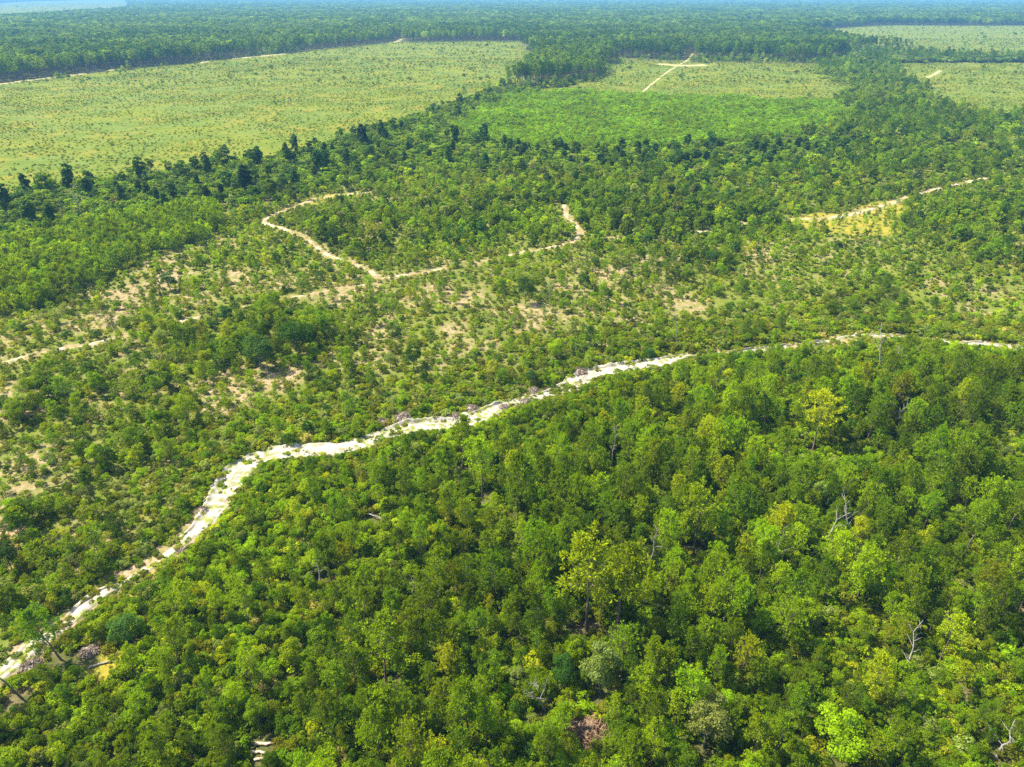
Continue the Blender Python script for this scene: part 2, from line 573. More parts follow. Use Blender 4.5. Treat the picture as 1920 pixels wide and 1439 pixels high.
def build_ground():
    ys = [-120.0, -60, -20, 0, 15]
    y = 22.0
    while y < 16000:
        ys.append(y)
        y += max(0.62, 0.0125 * y)
    ys += [22000, 30000, 40000]
    ys = np.array(ys)
    us = np.linspace(-1, 1, 400)
    us = np.sign(us) * (np.abs(us) * .86 + .14 * np.abs(us) ** 5) * 1.35
    Y, U = np.meshgrid(ys, us, indexing='ij')
    X = U * (np.maximum(Y, 0) * .84 + 62)
    x = X.ravel(); y = Y.ravel()
    z = gz(x, y)
    zn = zone(x, y)
    cl, _ = track_info(x, y)
    d = np.hypot(x, y)
    meadow = (zn == 1) * 1.0
    lawn = (zn == 9) * 1.0
    scrub = np.where(zn == 6, .95, np.where(zn == 8, .75, np.where(zn == 5, .55, np.where(zn == 2, .3, 0.05))))
    scrub = np.clip(scrub - (fbm(x, y, 25, 5) - .5) * .6, 0, 1)
    sp = sandiness(x, y)
    n = fbm(x, y, 9, 77)
    sand = np.where(zn == 6, np.clip((n - .56) * 5, 0, .65) + sp * .8, 0)
    sand = np.maximum(sand, np.clip(1.1 - cl / 1.3, 0, 1) * (cl < 3) * np.where(d < 330, .9, 0))
    sand = np.where(zn == 7, np.clip((n - .66) * 5, 0, .35) + sand * (cl < 3), sand)
    sand = np.clip(sand, 0, 1)
    ny, nx = X.shape
    i = np.arange(ny - 1)[:, None] * nx + np.arange(nx - 1)[None, :]
    Q = np.stack([i, i + 1, i + nx + 1, i + nx], -1).reshape(-1, 4)
    me = mesh_from('ground', np.stack([x, y, z], 1), None, Q, (M_GROUND,),
                   attrs={'gmeadow': meadow, 'glawn': lawn, 'gscrub': scrub, 'gsand': sand}, smooth_=True)
    props(link('ground', me), 'flat sandy ground with grass, leaf litter and bare patches', kind='structure')


build_ground()


def ribbon(name, pts, hw, mat, label, amp=.12, step=.5, across=20, lift=.02, bank=False, shown=None):
    """a track as a strip whose ragged edges dip under the ground; the bank is the spoil ridge on its far side"""
    hw0 = hw
    P = np.array(pts)
    seg = np.hypot(*(P[1:] - P[:-1]).T)
    S = np.concatenate([[0], np.cumsum(seg)])
    n = max(int(S[-1] / step), 8)
    s = np.linspace(0, S[-1], n)
    cx = np.interp(s, S, P[:, 0]); cyy = np.interp(s, S, P[:, 1])
    tx = np.gradient(cx); ty = np.gradient(cyy)
    k = max(3, int(3.0 / step)) | 1
    ker = np.ones(k) / k
    tx = np.convolve(np.pad(tx, k // 2, 'edge'), ker, 'valid'); ty = np.convolve(np.pad(ty, k // 2, 'edge'), ker, 'valid')
    L = np.hypot(tx, ty); tx /= L; ty /= L
    v = np.linspace(-1.45, 1.45, across)
    if bank:
        ppx, _ = pix(cx, cyy)
        hw = np.interp(ppx, [-50, 100, 250, 370, 430, 560, 760, 900, 960, 1050, 1090, 1230, 1290, 1600, 1900],
                       [1.5, 1.4, .9, 1.7, 2.7, 2.4, 2.4, 2.4, 1.2, 1.5, 2.7, 2.2, .55, .65, .9])[:, None]
    X = cx[:, None] - ty[:, None] * v[None] * hw
    Y = cyy[:, None] + tx[:, None] * v[None] * hw
    Vv = np.broadcast_to(v[None], X.shape)
    edge = 1.0 + (fbm(X, Y, hw0 * 1.6, 31) - .5) * 1.1
    h = np.clip((edge - np.abs(Vv)) * hw * .55, -.4, .0 + amp)
    rough = (fbm(X, Y, hw0 * .55, 61) - .5) * amp * 2.2
    z = h + rough + lift
    weed = np.clip((np.abs(Vv) - .35) * 1.8, 0, 1) + np.clip((fbm(X, Y, hw0 * 1.6, 91) - .47) * 5, 0, 1)
    if not bank and hw0 < 1.6:
        z = z - np.clip((fbm(X, Y, 4, 45) - .44) * 2.4, 0, .5)
    if bank:
        rid = np.interp(pix(cx, cyy)[0], [300, 420], [0, .6])[:, None] * np.exp(-((Vv - .66) / .16) ** 2) * np.clip((fbm(X, Y, 7, 21) - .32) * 3.2, 0, 1)
        z = z + rid * (.25 + .8 * vnoise(X, Y, 1.3, 29) * vnoise(X, Y, .6, 30) * 1.6 + .25 * vnoise(X, Y, .35, 33))
        dit = np.exp(-((Vv - .42) / .1) ** 2) * np.clip((fbm(X, Y, 9, 37) - .4) * 4, 0, 1)
        z = z - dit * .22
        weed = weed * (1 - rid * .5) + dit * .9
        z = z + (vnoise(X, Y, .45, 34) - .5) * .05
        rid2 = np.exp(-((Vv + .15) / .09) ** 2) * np.clip((fbm(X, Y, 10, 38) - .5) * 5, 0, 1)
        weed = weed + rid2
        z = z + rid2 * .15
        rut = np.exp(-((Vv * hw - .5) / .2) ** 2) + np.exp(-((Vv * hw + 1.2) / .2) ** 2)
        z = z - rut * .07
        mid_ = np.exp(-((Vv * hw + .35) / .35) ** 2) * np.clip((fbm(X, Y, 4, 55) - .38) * 4, 0, 1)
        weed = weed + mid_ * .7
        # sections where grass has taken the track back
        px_, py_ = pix(cx, cyy)
        over = np.interp(px_, [0, 120, 200, 260, 330, 380, 420, 930, 960, 1060, 1090, 1260, 1300, 1420, 1560, 1620, 1900],
                         [.7, .8, .9, 1, .9, .5, .1, .15, .5, .6, .1, .2, .6, .9, .9, .5, .4])
        ov = over[:, None] * np.clip((fbm(X, Y, 5, 97) - .40) * 5, 0, 1)
        weed = weed + ov
        z = z - ov * .3
    if shown:
        px_, _ = pix(cx, cyy)
        vis = np.zeros(len(cx), bool)
        for a_, b_ in shown: vis |= (px_ > a_) & (px_ < b_)
        z = np.where(vis[:, None], z, -.5)
    z = gz(X, Y) + np.maximum(z, -.5)
    ny, nx = X.shape
    i = np.arange(ny - 1)[:, None] * nx + np.arange(nx - 1)[None, :]
    Q = np.stack([i, i + nx, i + nx + 1, i + 1], -1).reshape(-1, 4)
    Q = Q[:, ::-1]
    me = mesh_from(name, np.stack([X.ravel(), Y.ravel(), z.ravel()], 1), None, Q, (mat,), attrs={'weed': np.clip(weed, 0, 1).ravel()}, smooth_=True)
    return props(link(name, me), label, kind='structure')


ribbon('sandy_road', MAIN, 3.6, M_SAND, 'broad pale sandy road with rutted banks winding between woods and scrub', .22, .26, 56, .04, True)
ribbon('forest_path', TRAIL_L, .75, M_TRAIL, 'narrow pale sand path running across the open scrub', .12, .6, 14, .05, False, SHOWN[1])
ribbon('loop_path', TRAIL_LOOP, .7, M_TRAIL, 'narrow pale sand path looping back into the scrub trees', .12, .6, 14, .05, False, SHOWN[2])
ribbon('field_path', TRAIL_R, 1.1, M_TRAIL, 'pale sand path leading away past the grassy clearing', .14, .8, 14, .06, False, SHOWN[3])
ribbon('meadow_road', FAR_A, 2.4, M_FARSAND, 'tan dirt road along the far edge of the big meadow', .3, 4, 10, .3, False, [(-100, 165), (205, 225), (380, 392), (440, 536), (732, 762)])
ribbon('firebreak_road', FAR_B, 1.1, M_FARSAND, 'tan dirt road climbing to the far pine forest', .3, 3, 10, .2)
ribbon('landing_yard', FAR_C, 5.0, M_FARSAND, 'bare sandy landing at the edge of the far pines', .3, 4, 10, .3)
ribbon('meadow_path', FAR_D, 1.6, M_FARSAND, 'short curved sandy path in the far meadow', .3, 3, 10, .3)

# ------------------------------------------------------------------ plants: prototypes
C = {
    'bright': (.208, .305, .003), 'yellow': (.290, .340, .005), 'mid': (.136, .220, .003), 'dark': (.066, .130, .005),
    'blue': (.058, .120, .017), 'grey': (.215, .260, .050), 'olive': (.205, .230, .010), 'straw': (.38, .35, .08), 'deep': (.038, .082, .011),
    'plant': (.185, .315, .001),
}


def pine_meshes(seed, h=11.0, cw=2.0, bare=.5, tufts=200, per=10, spike=.42, lean=.4, sides=6):
    rg = np.random.default_rng(seed)
    g = Geo(); tr = Geo()
    n = 6
    bx, by = rg.normal(size=2) * lean
    pts = [np.array([bx * (k / n) ** 1.6 + rg.normal() * .04 * k, by * (k / n) ** 1.6 + rg.normal() * .04 * k, h * k / n * .97]) for k in range(n + 1)]
    r0 = .011 * h + .03
    tr.tube(pts, [r0 * (1.25 if k == 0 else 1) * (1 - .82 * k / n) for k in range(n + 1)], sides)

    def trunk_at(z):
        f = np.clip(z / (h * .97), 0, 1) * n
        i = min(int(f), n - 1)
        return pts[i] * (1 - (f - i)) + pts[i + 1] * (f - i)
    nb = max(8, int(tufts / 7))
    tp = []; td = []
    for b in range(nb):
        f = (b + rg.random()) / nb
        z = h * (bare + (1 - bare) * f * .97)
        prof = cw * (0.35 + 1.0 * math.sin(math.pi * min(1, f * .85 + .18)) ** .8) * (0.65 + .6 * rg.random())
        if f > .85: prof *= .55
        az = b * 2.39996 + rg.normal() * .3
        up = .15 + .75 * f + rg.normal() * .1
        d = np.array([math.cos(az), math.sin(az), up]); d /= np.linalg.norm(d)
        s0 = trunk_at(z)
        e = s0 + d * prof
        if sides > 3:
            tr.tube([s0, s0 + d * prof * .5 - np.array([0, 0, .05]), e], [.045, .03, .012], 3)
        k = max(2, int(round(tufts / nb)))
        for j in range(k):
            q = .35 + .7 * (j + rg.random()) / k
            off = rg.normal(size=3) * (.24 * prof * .6 + .1)
            tp.append(s0 + d * prof * q + off * np.array([1, 1, .7])); td.append(d * .6 + off * .8 + np.array([0, 0, .55]))
    tp = np.array(tp); td = unit(np.array(td))
    P = np.repeat(tp, per, 0); D = np.repeat(td, per, 0) * .55 + unit(rg.normal(size=(len(P), 3)))
    P = P + D * .06
    spikes(g, P, D, spike * (.7 + .6 * rg.random(len(P))), spike * .26 * (.7 + .6 * rg.random(len(P))), rg)
    return tr, g


def broad_meshes(seed, h=7.0, w=2.3, nl=16, leafn=2400, size=.2, base=.3, trunk=True, flat=.8):
    rg = np.random.default_rng(seed)
    g = Geo(); tr = Geo()
    zc = h * (base + (1 - base) / 2); hz = h * (1 - base) / 2
    cs = []
    for i in range(nl):
        f = (i + .5) / nl
        th = i * 2.39996 + rg.normal() * .35
        zz = 1 - 1.75 * f
        rr = math.sqrt(max(0, 1 - zz * zz))
        k = .5 + .28 * rg.random()
        cs.append((np.array([math.cos(th) * rr * w * k, math.sin(th) * rr * w * k, zc + zz * hz * .68 + rg.normal() * .06 * h]), w * (.24 + .2 * rg.random())))
    cs.append((np.array([0, 0, zc]), w * .42))
    wt = np.array([c[1] ** 2 for c in cs]); wt /= wt.sum()
    for (c, r), ww in zip(cs, wt):
        m = max(6, int(leafn * ww))
        D = unit(rg.normal(size=(m, 3)))
        out = unit((c - np.array([0, 0, zc - hz * .4]))[None])
        D = unit(D + out * .55 + np.array([0, 0, .25]))
        rad = r * (.72 + .4 * rg.random(m))
        # finer sub-clumps
        ph = np.sin(D[:, 0] * 7 + seed) * np.sin(D[:, 1] * 8 + seed * 2) * np.sin(D[:, 2] * 7)
        rad = rad * (1 + .22 * ph)
        P = c + D * rad[:, None] * np.array([1, 1, flat])
        leaves(g, P, D + rg.normal(size=(m, 3)) * .55, size * (.6 + .8 * rg.random(m)), rg)
    if trunk:
        t0 = np.array([0, 0, 0.0]); t1 = np.array([rg.normal() * .15, rg.normal() * .15, h * base])
        r0 = .012 * h + .03
        tr.tube([t0, t1 * .5 + rg.normal(size=3) * .04, t1], [r0 * 1.3, r0, r0 * .85], 6)
        for c, r in cs[::2]:
            tr.tube([t1, (t1 + c) / 2 + rg.normal(size=3) * .1, c], [r0 * .55, r0 * .35, .012], 4)
    return tr, g


def snag_mesh(seed, h=8.0, nb=9, spread=1.6):
    rg = np.random.default_rng(seed)
    tr = Geo(); br = Geo()
    n = 5
    pts = [np.array([rg.normal() * .07 * k, rg.normal() * .07 * k, h * k / n]) for k in range(n + 1)]
    tr.tube(pts, [.15 * (1 - .85 * k / n) + .015 for k in range(n + 1)], 6)
    for b in range(nb):
        f = .3 + .68 * (b + rg.random()) / nb
        i = min(int(f * n), n - 1)
        s0 = pts[i] + (pts[i + 1] - pts[i]) * (f * n - i)
        az = b * 2.4 + rg.normal() * .4
        L = spread * (1.3 - f) * (0.6 + .8 * rg.random()) + .3
        d = np.array([math.cos(az), math.sin(az), .5 + .4 * rg.random()])
        e = s0 + d * L
        br.tube([s0, s0 + d * L * .5 + rg.normal(size=3) * .08, e], [.05, .035, .012], 4)
        for q in range(3):
            m = s0 + d * L * (.4 + .25 * q)
            d2 = unit(d + rg.normal(size=3) * .7)
            br.tube([m, m + d2 * L * .45], [.022, .008], 3)
    return tr, br


PROTO = {}      # kind -> list of (trunk mesh or None, crown mesh, nominal height) for the near level
INST = {}       # kind -> collection of everything-in-one meshes for the masses


def joined(name, tr, g, bark, leaf):
    V = []; T = []; Q = []; r = []; mt = []; mq = []; n = 0
    for geo, mi in ((tr, 0), (g, 1)):
        if geo is None or not geo.V: continue
        V += geo.V; r += geo.r
        for a in geo.T: T.append(a + n); mt.append(np.full(len(a), mi))
        for a in geo.Q: Q.append(a + n); mq.append(np.full(len(a), mi))
        n += geo.n
    mi = np.concatenate(mt + mq)
    return mesh_from(name, np.concatenate(V), np.concatenate(T) if T else None, np.concatenate(Q) if Q else None, (bark, leaf), mi,
                     {'leafrand': np.concatenate(r)})


def make_kind(kind, near, far, bark, leaf, classes):
    """near / far: lists of (trunk geo, crown geo, height); classes: colour names"""
    PROTO[kind] = []
    c = bpy.data.collections.new('stock_' + kind)
    lst = []
    for lod, L in ((0, near), (1, far)):
        for v, (tr, g, h) in enumerate(L):
            me = joined('%s_%d_%d' % (kind, lod, v), tr, g, bark, leaf)
            lst.append((me, h))
            if lod == 0:
                tm = tr.mesh(kind + '_trunk', bark, True) if tr is not None and tr.V else None
                gm = g.mesh(kind + '_crown', leaf)
                PROTO[kind].append((tm, gm, h))
    k = 0
    for me, h in lst:
        o = bpy.data.objects.new('a%04d_%s' % (k, kind), me)
        c.objects.link(o)
        k += 1
    INST[kind] = (c, len(near), len(far), classes, [h for _, h in lst])


PINE_C = ['bright', 'yellow', 'mid', 'dark']
BROAD_C = ['bright', 'mid', 'dark', 'grey', 'yellow', 'blue']
make_kind('pine_tree',
          [(*pine_meshes(100 + i, 11, 1.7 + .25 * (i % 3), .42 + .05 * (i % 4), 210 + 15 * (i % 3), 11, .42, .5), 11) for i in range(8)],
          [(*pine_meshes(140 + i, 11, 1.7, .45, 80, 6, .75, .3, 3), 11) for i in range(5)],
          M_BARK, M_NEEDLE, PINE_C)
make_kind('broadleaf_tree',
          [(*broad_meshes(200 + i, 7, 2.2 + .25 * (i % 3), 15 + 2 * (i % 3), 4200, .13, .28), 7) for i in range(8)],
          [(*broad_meshes(240 + i, 7, 2.3, 12, 600, .36, .25), 7) for i in range(4)],
          M_BARKG, M_LEAF, BROAD_C)
make_kind('young_pine',
          [(*pine_meshes(300 + i, 4.2, .85 + .1 * (i % 3), .1, 120, 8, .32, .1), 4.2) for i in range(6)],
          [(*pine_meshes(340 + i, 4.2, .85, .1, 46, 5, .6, .1, 3), 4.2) for i in range(4)],
          M_BARK, M_NEEDLE, PINE_C + ['grey', 'plant'])
make_kind('scrub_oak',
          [(*broad_meshes(400 + i, 3.6, 1.7 + .2 * (i % 2), 10, 1700, .125, .12), 3.6) for i in range(6)],
          [(*broad_meshes(440 + i, 3.6, 1.7, 9, 330, .32, .1), 3.6) for i in range(4)],
          M_BARKG, M_LEAF, BROAD_C)
make_kind('shrub',
          [(*broad_meshes(500 + i, 1.6, 1.15, 7, 800, .105, .0, False), 1.6) for i in range(6)],
          [(*broad_meshes(540 + i, 1.6, 1.15, 6, 130, .3, .0, False), 1.6) for i in range(4)],
          M_BARKG, M_LEAF, ['bright', 'mid', 'olive', 'grey', 'yellow', 'straw', 'dark'])
# very far pines: coarse, trunks kept because the forest edge shows them
make_kind('forest_pine',
          [(*pine_meshes(600 + i, 15, 1.9, .5, 70, 6, 1.0, .3, 3), 15) for i in range(5)],
          [(*pine_meshes(640 + i, 15, 2.6, .45, 34, 5, 2.0, .3, 3), 15) for i in range(4)],
          M_BARK, M_NEEDLE, ['mid', 'dark', 'blue', 'bright'])
make_kind('cypress',
          [(*broad_meshes(700 + i, 12, 1.95, 26, 2200, .34, .12, True, 1.3), 12) for i in range(5)],
          [(*broad_meshes(740 + i, 12, 2.0, 18, 600, .55, .12, True, 1.3), 12) for i in range(3)],
          M_BARKG, M_LEAF, ['deep', 'dark', 'blue'])

# ------------------------------------------------------------------ scattering
ITEMS = {k: [] for k in PROTO}


def in_view(x, y, m=18.0):
    dep = y * CP + CAM_H * SP
    return (np.abs(x) < .735 * dep + m) & (y > 27)


def grid(spacing, y0, y1, jit=.48, seed=0):
    rg = np.random.default_rng(seed)
    wmax = .735 * (y1 * CP + CAM_H * SP) + 20
    xs = np.arange(-wmax, wmax, spacing); ys = np.arange(y0, y1, spacing)
    X, Y = np.meshgrid(xs, ys)
    X = X.ravel() + (rg.random(X.size) - .5) * 2 * jit * spacing
    Y = Y.ravel() + (rg.random(Y.size) - .5) * 2 * jit * spacing
    m = in_view(X, Y)
    return X[m], Y[m], rg


def emit(kind, x, y, h, wscale, cls, z=None):
    """x, y, height in metres, width factor, colour class index arrays"""
    n = len(x)
    if n:
        ITEMS[kind].append(np.stack([x, y, h, wscale * np.ones(n), cls, rng.random(n) * 6.283], 1))


def pick(classes, wts, n, rg):
    names = list(wts)
    p = np.array([wts[k] for k in names], float); p /= p.sum()
    ids = np.array([classes.index(k) for k in names])
    return ids[rg.choice(len(ids), n, p=p)]


PC, BC, YC, SC, FC, CC = PINE_C, BROAD_C, PINE_C + ['grey', 'plant'], INST['shrub'][3], INST['forest_pine'][3], INST['cypress'][3]

DENSE = [(at(px, py), r) for px, py, r in [(545, 645, 9), (480, 600, 8), (600, 625, 6), (440, 640, 6), (340, 640, 5), (330, 800, 5), (420, 690, 4), (300, 720, 4),
         (600, 720, 3), (650, 700, 3), (870, 430, 18), (1180, 400, 28), (1350, 410, 22), (1000, 400, 24), (740, 410, 10), (1290, 480, 6), (620, 440, 12),
         (700, 460, 8), (960, 540, 4), (1340, 500, 5), (80, 760, 6), (150, 740, 4), (30, 1000, 6), (1850, 470, 8),
         (1750, 410, 14), (1850, 390, 20), (200, 900, 4), (260, 860, 4), (120, 820, 4)]]


def dense_at(x, y):
    s = np.zeros(x.shape)
    for (cx, cyy), r in DENSE:
        d = np.hypot(x - cx, (y - cyy) * .75)
        s = np.maximum(s, np.clip(1.5 - d / r, 0, 1))
    return s


def hmax_near_track(cl, side, x, y):
    """plants between the camera and a track stay low enough to leave it in sight"""
    d = np.hypot(x, y)
    px, _ = pix(x, y)
    k = np.where((px > 1270) & (d < 190), 1.9, .95)
    return np.where((side < 0) & (d < 330), .3 + k * CAM_H / d * np.maximum(cl, 0), 50.0)


# --- woods below the sandy road
def woods():
    x, y, rg = grid(1.24, 26, 150, .47, 11)
    m = (zone(x, y) == 7)
    x, y = x[m], y[m]
    cl, sd = track_info(x, y)
    k = cl > .4
    x, y, cl, sd = x[k], y[k], cl[k], sd[k]
    px, py = pix(x, y)
    n = len(x)
    u = rg.random(n)
    hm = hmax_near_track(cl, sd, x, y)
    # share of tall trees grows away from the road and to the right
    tall = np.clip((cl - 5) / 18, 0, 1) * (.55 + .45 * np.clip((px - 500) / 600, 0, 1))
    low_right = np.clip((px - 1250) / 500, 0, 1) * np.clip((py - 1150) / 150, 0, 1)
    tall = tall * (1 - .65 * low_right)
    patch = fbm(x, y, 13, 201)
    gap = patch < .33
    bl = patch > .5
    isp = (u < .09 + .25 * tall) & ~gap
    isb = ~isp & (u < np.where(bl, .72, .52) * (.35 + .65 * tall)) & ~gap
    iso = ~isp & ~isb & (u < .86)
    iss = ~isp & ~isb & ~iso
    h = np.clip((3.9 + 5.6 * rg.random(n) ** 2.0) * (.6 + .4 * tall), 2.5, hm); m = isp
    emit('pine_tree', x[m], y[m], h[m], (.62 + .28 * rg.random(m.sum())), pick(PC, {'bright': 6, 'yellow': 1, 'mid': 5}, m.sum(), rg))
    h = np.clip((2.2 + 2.7 * rg.random(n) ** 2.4) * (.62 + .38 * tall) * (1 - .25 * low_right), 1.5, hm); m = isb
    emit('broadleaf_tree', x[m], y[m], h[m], (.56 + .3 * rg.random(m.sum())), pick(BC, {'bright': 7, 'mid': 7, 'dark': 2.2, 'grey': 1.0, 'yellow': .8, 'blue': .6}, m.sum(), rg))
    h = np.clip(1.2 + 1.5 * rg.random(n), .6, hm); m = iso
    emit('scrub_oak', x[m], y[m], h[m], (.6 + .35 * rg.random(m.sum())), pick(BC, {'bright': 7, 'mid': 6, 'dark': 1.5, 'grey': 1, 'yellow': 1.2}, m.sum(), rg))
    h = np.clip(.9 + .9 * rg.random(n), .4, hm); m = iss
    emit('shrub', x[m], y[m], h[m], 1.15, pick(SC, {'bright': 4, 'mid': 5, 'olive': 3, 'yellow': 2, 'grey': .6}, m.sum(), rg))
    # undergrowth
    x, y, rg = grid(1.25, 26, 150, .48, 12)
    m = (zone(x, y) == 7)
    x, y = x[m], y[m]
    cl, sd = track_info(x, y)
    k = (cl > -.2) & (rg.random(len(x)) < .8)
    x, y, cl, sd = x[k], y[k], cl[k], sd[k]
    n = len(x)
    h = np.clip(.7 + 1.0 * rg.random(n), .3, hmax_near_track(cl, sd, x, y))
    emit('shrub', x, y, h, 1.25, pick(SC, {'bright': 5, 'mid': 6, 'olive': 3, 'yellow': 1.2, 'grey': 1.2, 'straw': .08}, n, rg))


woods()


def scrub():
    x, y, rg = grid(2.2, 60, 420, .48, 21)
    m = (zone(x, y) == 6)
    x, y = x[m], y[m]
    cl, sd = track_info(x, y)
    k = cl > .5
    x, y, cl, sd = x[k], y[k], cl[k], sd[k]
    n = len(x)
    dn = dense_at(x, y)
    pt = fbm(x, y, 11, 301)
    px, py = pix(x, y)
    left = np.clip((620 - px) / 300, 0, 1) * np.clip((py - 580) / 80, 0, 1)
    top = np.clip((450 - py) / 40, 0, 1)
    dens = np.clip(.16 + .42 * (pt - .32) / .4 + .55 * dn + .14 * left + .40 * top, .06, 1)
    u = rg.random(n); v = rg.random(n)
    hm = hmax_near_track(cl, sd, x, y) + .4
    on = u < dens
    big = np.clip(.8 * dn + .05 * left + .15 * top, 0, 1)
    # tree mixtures
    isb = on & (v < .02 + .22 * big)
    isp = on & ~isb & (v < .05 + .30 * big)
    isy = on & ~isb & ~isp & (v < .70)
    iso = on & ~isb & ~isp & ~isy
    h = np.clip(2.4 + 2.0 * rg.random(n) + 1.6 * big, 1.5, hm); m = isb
    emit('broadleaf_tree', x[m], y[m], h[m], (.8 + .4 * rg.random(m.sum())) * 1.0, pick(BC, {'bright': 4, 'mid': 6, 'dark': 2.5, 'blue': 1, 'grey': .8}, m.sum(), rg))
    h = np.clip(3.4 + 2.4 * rg.random(n) + .8 * big, 2, hm); m = isp
    emit('pine_tree', x[m], y[m], h[m], 1.15, pick(PC, {'bright': 4, 'mid': 6, 'dark': 3, 'yellow': 1}, m.sum(), rg))
    h = np.clip(1.2 + 2.2 * rg.random(n) + .8 * big, .8, hm); m = isy
    emit('young_pine', x[m], y[m], h[m], (.9 + .5 * rg.random(m.sum())), pick(YC, {'bright': 7, 'mid': 5, 'dark': 1, 'yellow': 1.2, 'grey': .6}, m.sum(), rg))
    h = np.clip(.9 + 1.3 * rg.random(n) + .8 * big, .6, hm); m = iso
    emit('scrub_oak', x[m], y[m], h[m], (.8 + .4 * rg.random(m.sum())), pick(BC, {'bright': 5, 'mid': 6, 'dark': 1.6, 'blue': .8, 'grey': 1.6, 'yellow': 1}, m.sum(), rg))
    # low bushes and grass clumps
    x, y, rg = grid(1.35, 60, 400, .48, 22)
    m = (zone(x, y) == 6)
    x, y = x[m], y[m]
    cl, sd = track_info(x, y)
    sn = sandiness(x, y)
    near_main = np.clip(1.4 - seg_dist(x, y, MAIN)[0] / 16, 0, 1)
    dens = np.clip(.58 + (fbm(x, y, 8, 303) - .3) * 1.2 - sn * .4 + near_main * .6, 0.05, .98)
    k = (cl > .2) & (rg.random(len(x)) < dens)
    x, y, cl, sd, nm = x[k], y[k], cl[k], sd[k], near_main[k]
    n = len(x)
    h = np.clip(.3 + .75 * rg.random(n) + .5 * nm, .3, hmax_near_track(cl, sd, x, y) + .3)
    emit('shrub', x, y, h, 1.1, pick(SC, {'bright': 5, 'mid': 4.5, 'olive': 5, 'yellow': 1.6, 'grey': 4, 'straw': .5, 'dark': 1.2}, n, rg))


scrub()


def road_weeds():
    x, y, rg = grid(.62, 28, 260, .48, 25)
    d, sd = seg_dist(x, y, MAIN)
    px, py = pix(x, y)
    over = np.interp(px, [0, 120, 200, 260, 330, 380, 420, 560, 930, 960, 1060, 1090, 1260, 1300, 1420, 1560, 1620, 1900],
                     [.30, .32, .45, .50, .42, .25, .12, .22, .30, .6, .5, .18, .3, .7, .8, .7, .45, .4])
    m = (d < 4.2) & (rg.random(len(x)) < np.clip((fbm(x, y, 2.2, 611) - .42 - .10 + over * .42 + np.clip(d - 1.4, 0, 2.5) * .16) * 3.0, 0, .75))
    x, y, d = x[m], y[m], d[m]; n = len(x)
    h = (.30 + .40 * rg.random(n) ** 2 + np.clip(d - 2.4, 0, 2) * .15 * (sd[m] > 0))
    emit('shrub', x, y, h, 1.3, pick(SC, {'bright': 4, 'mid': 4, 'olive': 4, 'grey': 1.5, 'yellow': 1.6}, n, rg))
    # clearing and verge plants
    x, y, rg = grid(.9, 28, 110, .48, 27)
    m = (zone(x, y) == 9) & (rg.random(len(x)) < .7)
    x, y = x[m], y[m]; n = len(x)
    emit('shrub', x, y, .15 + .45 * rg.random(n) ** 2, 1.4, pick(SC, {'bright': 3, 'straw': 1.5, 'olive': 5, 'yellow': 4}, n, rg))
    x, y, rg = grid(1.7, 60, 420, .48, 26)
    z = zone(x, y)
    cl, sd = track_info(x, y)
    m = (z == 9) & (cl > .8) & (rg.random(len(x)) < .5)
    x, y = x[m], y[m]; n = len(x)
    v = rg.random(n) < .25
    emit('young_pine', x[v], y[v], (1.6 + 2.2 * rg.random(n))[v], 1.0, pick(YC, {'bright': 3, 'mid': 3}, v.sum(), rg))
    emit('shrub', x[~v], y[~v], (.25 + .5 * rg.random(n))[~v], 1.3, pick(SC, {'bright': 3, 'mid': 3, 'olive': 4, 'yellow': 2}, (~v).sum(), rg))


road_weeds()


def swamp():
    x, y, rg = grid(3.3, 120, 800, .48, 31)
    m = (zone(x, y) == 4)
    x, y = x[m], y[m]
    n = len(x)
    pt = fbm(x, y, 30, 401)
    v = rg.random(n)
    m = v < .93
    emit('scrub_oak', x[m], y[m], (1.9 + 1.1 * rg.random(n))[m], 1.6, pick(BC, {'mid': 7, 'dark': 2.5, 'bright': 2.5, 'grey': .3}, m.sum(), rg))
    m = (v >= .93) & (pt > .46)
    emit('broadleaf_tree', x[m], y[m], (4.5 + 3 * rg.random(n))[m], 1.0, pick(BC, {'mid': 4, 'dark': 5, 'blue': 3}, m.sum(), rg))
    # tall dark trees, thickest along the stream line
    line = smooth(W([(-200, 470), (60, 415), (200, 385), (330, 350), (480, 325), (620, 305), (760, 288), (900, 285), (1000, 295), (1200, 300), (1450, 300), (1620, 290)]), 3)
    x, y, rg = grid(6.0, 180, 620, .48, 32)
    z = zone(x, y)
    d, _ = seg_dist(x, y, line)
    px, py = pix(x, y)
    east = px > 940
    w = np.where(east, np.clip(1.2 - d / 28, 0, .40), np.clip(1.15 - d / 34, 0, .15) + .015)
    m = ((z == 4) | (z == 8)) & (rg.random(len(x)) < w)
    x, y = x[m], y[m]
    e = east[m]
    n = len(x)
    emit('cypress', x, y, np.where(e, 3.6 + 2.6 * rg.random(n), 4.5 + 6.5 * rg.random(n) ** 1.5), np.where(e, 1.6, 1.15) + .4 * rg.random(n), pick(CC, {'deep': 1.5, 'dark': 4, 'blue': 3}, n, rg))



def band():
    x, y, rg = grid(4.2, 600, 1300, .48, 35)
    m = zone(x, y) == 10
    x, y = x[m], y[m]; n = len(x)
    v = rg.random(n)
    m = v < .9
    emit('scrub_oak', x[m], y[m], (3 + 2.5 * rg.random(n))[m], 1.6, pick(BC, {'mid': 6, 'dark': 4, 'grey': 2}, m.sum(), rg))
    emit('pine_tree', x[~m], y[~m], (7 + 4 * rg.random(n))[~m], 1.3, pick(PC, {'mid': 6, 'dark': 4}, (~m).sum(), rg))


swamp()
band()


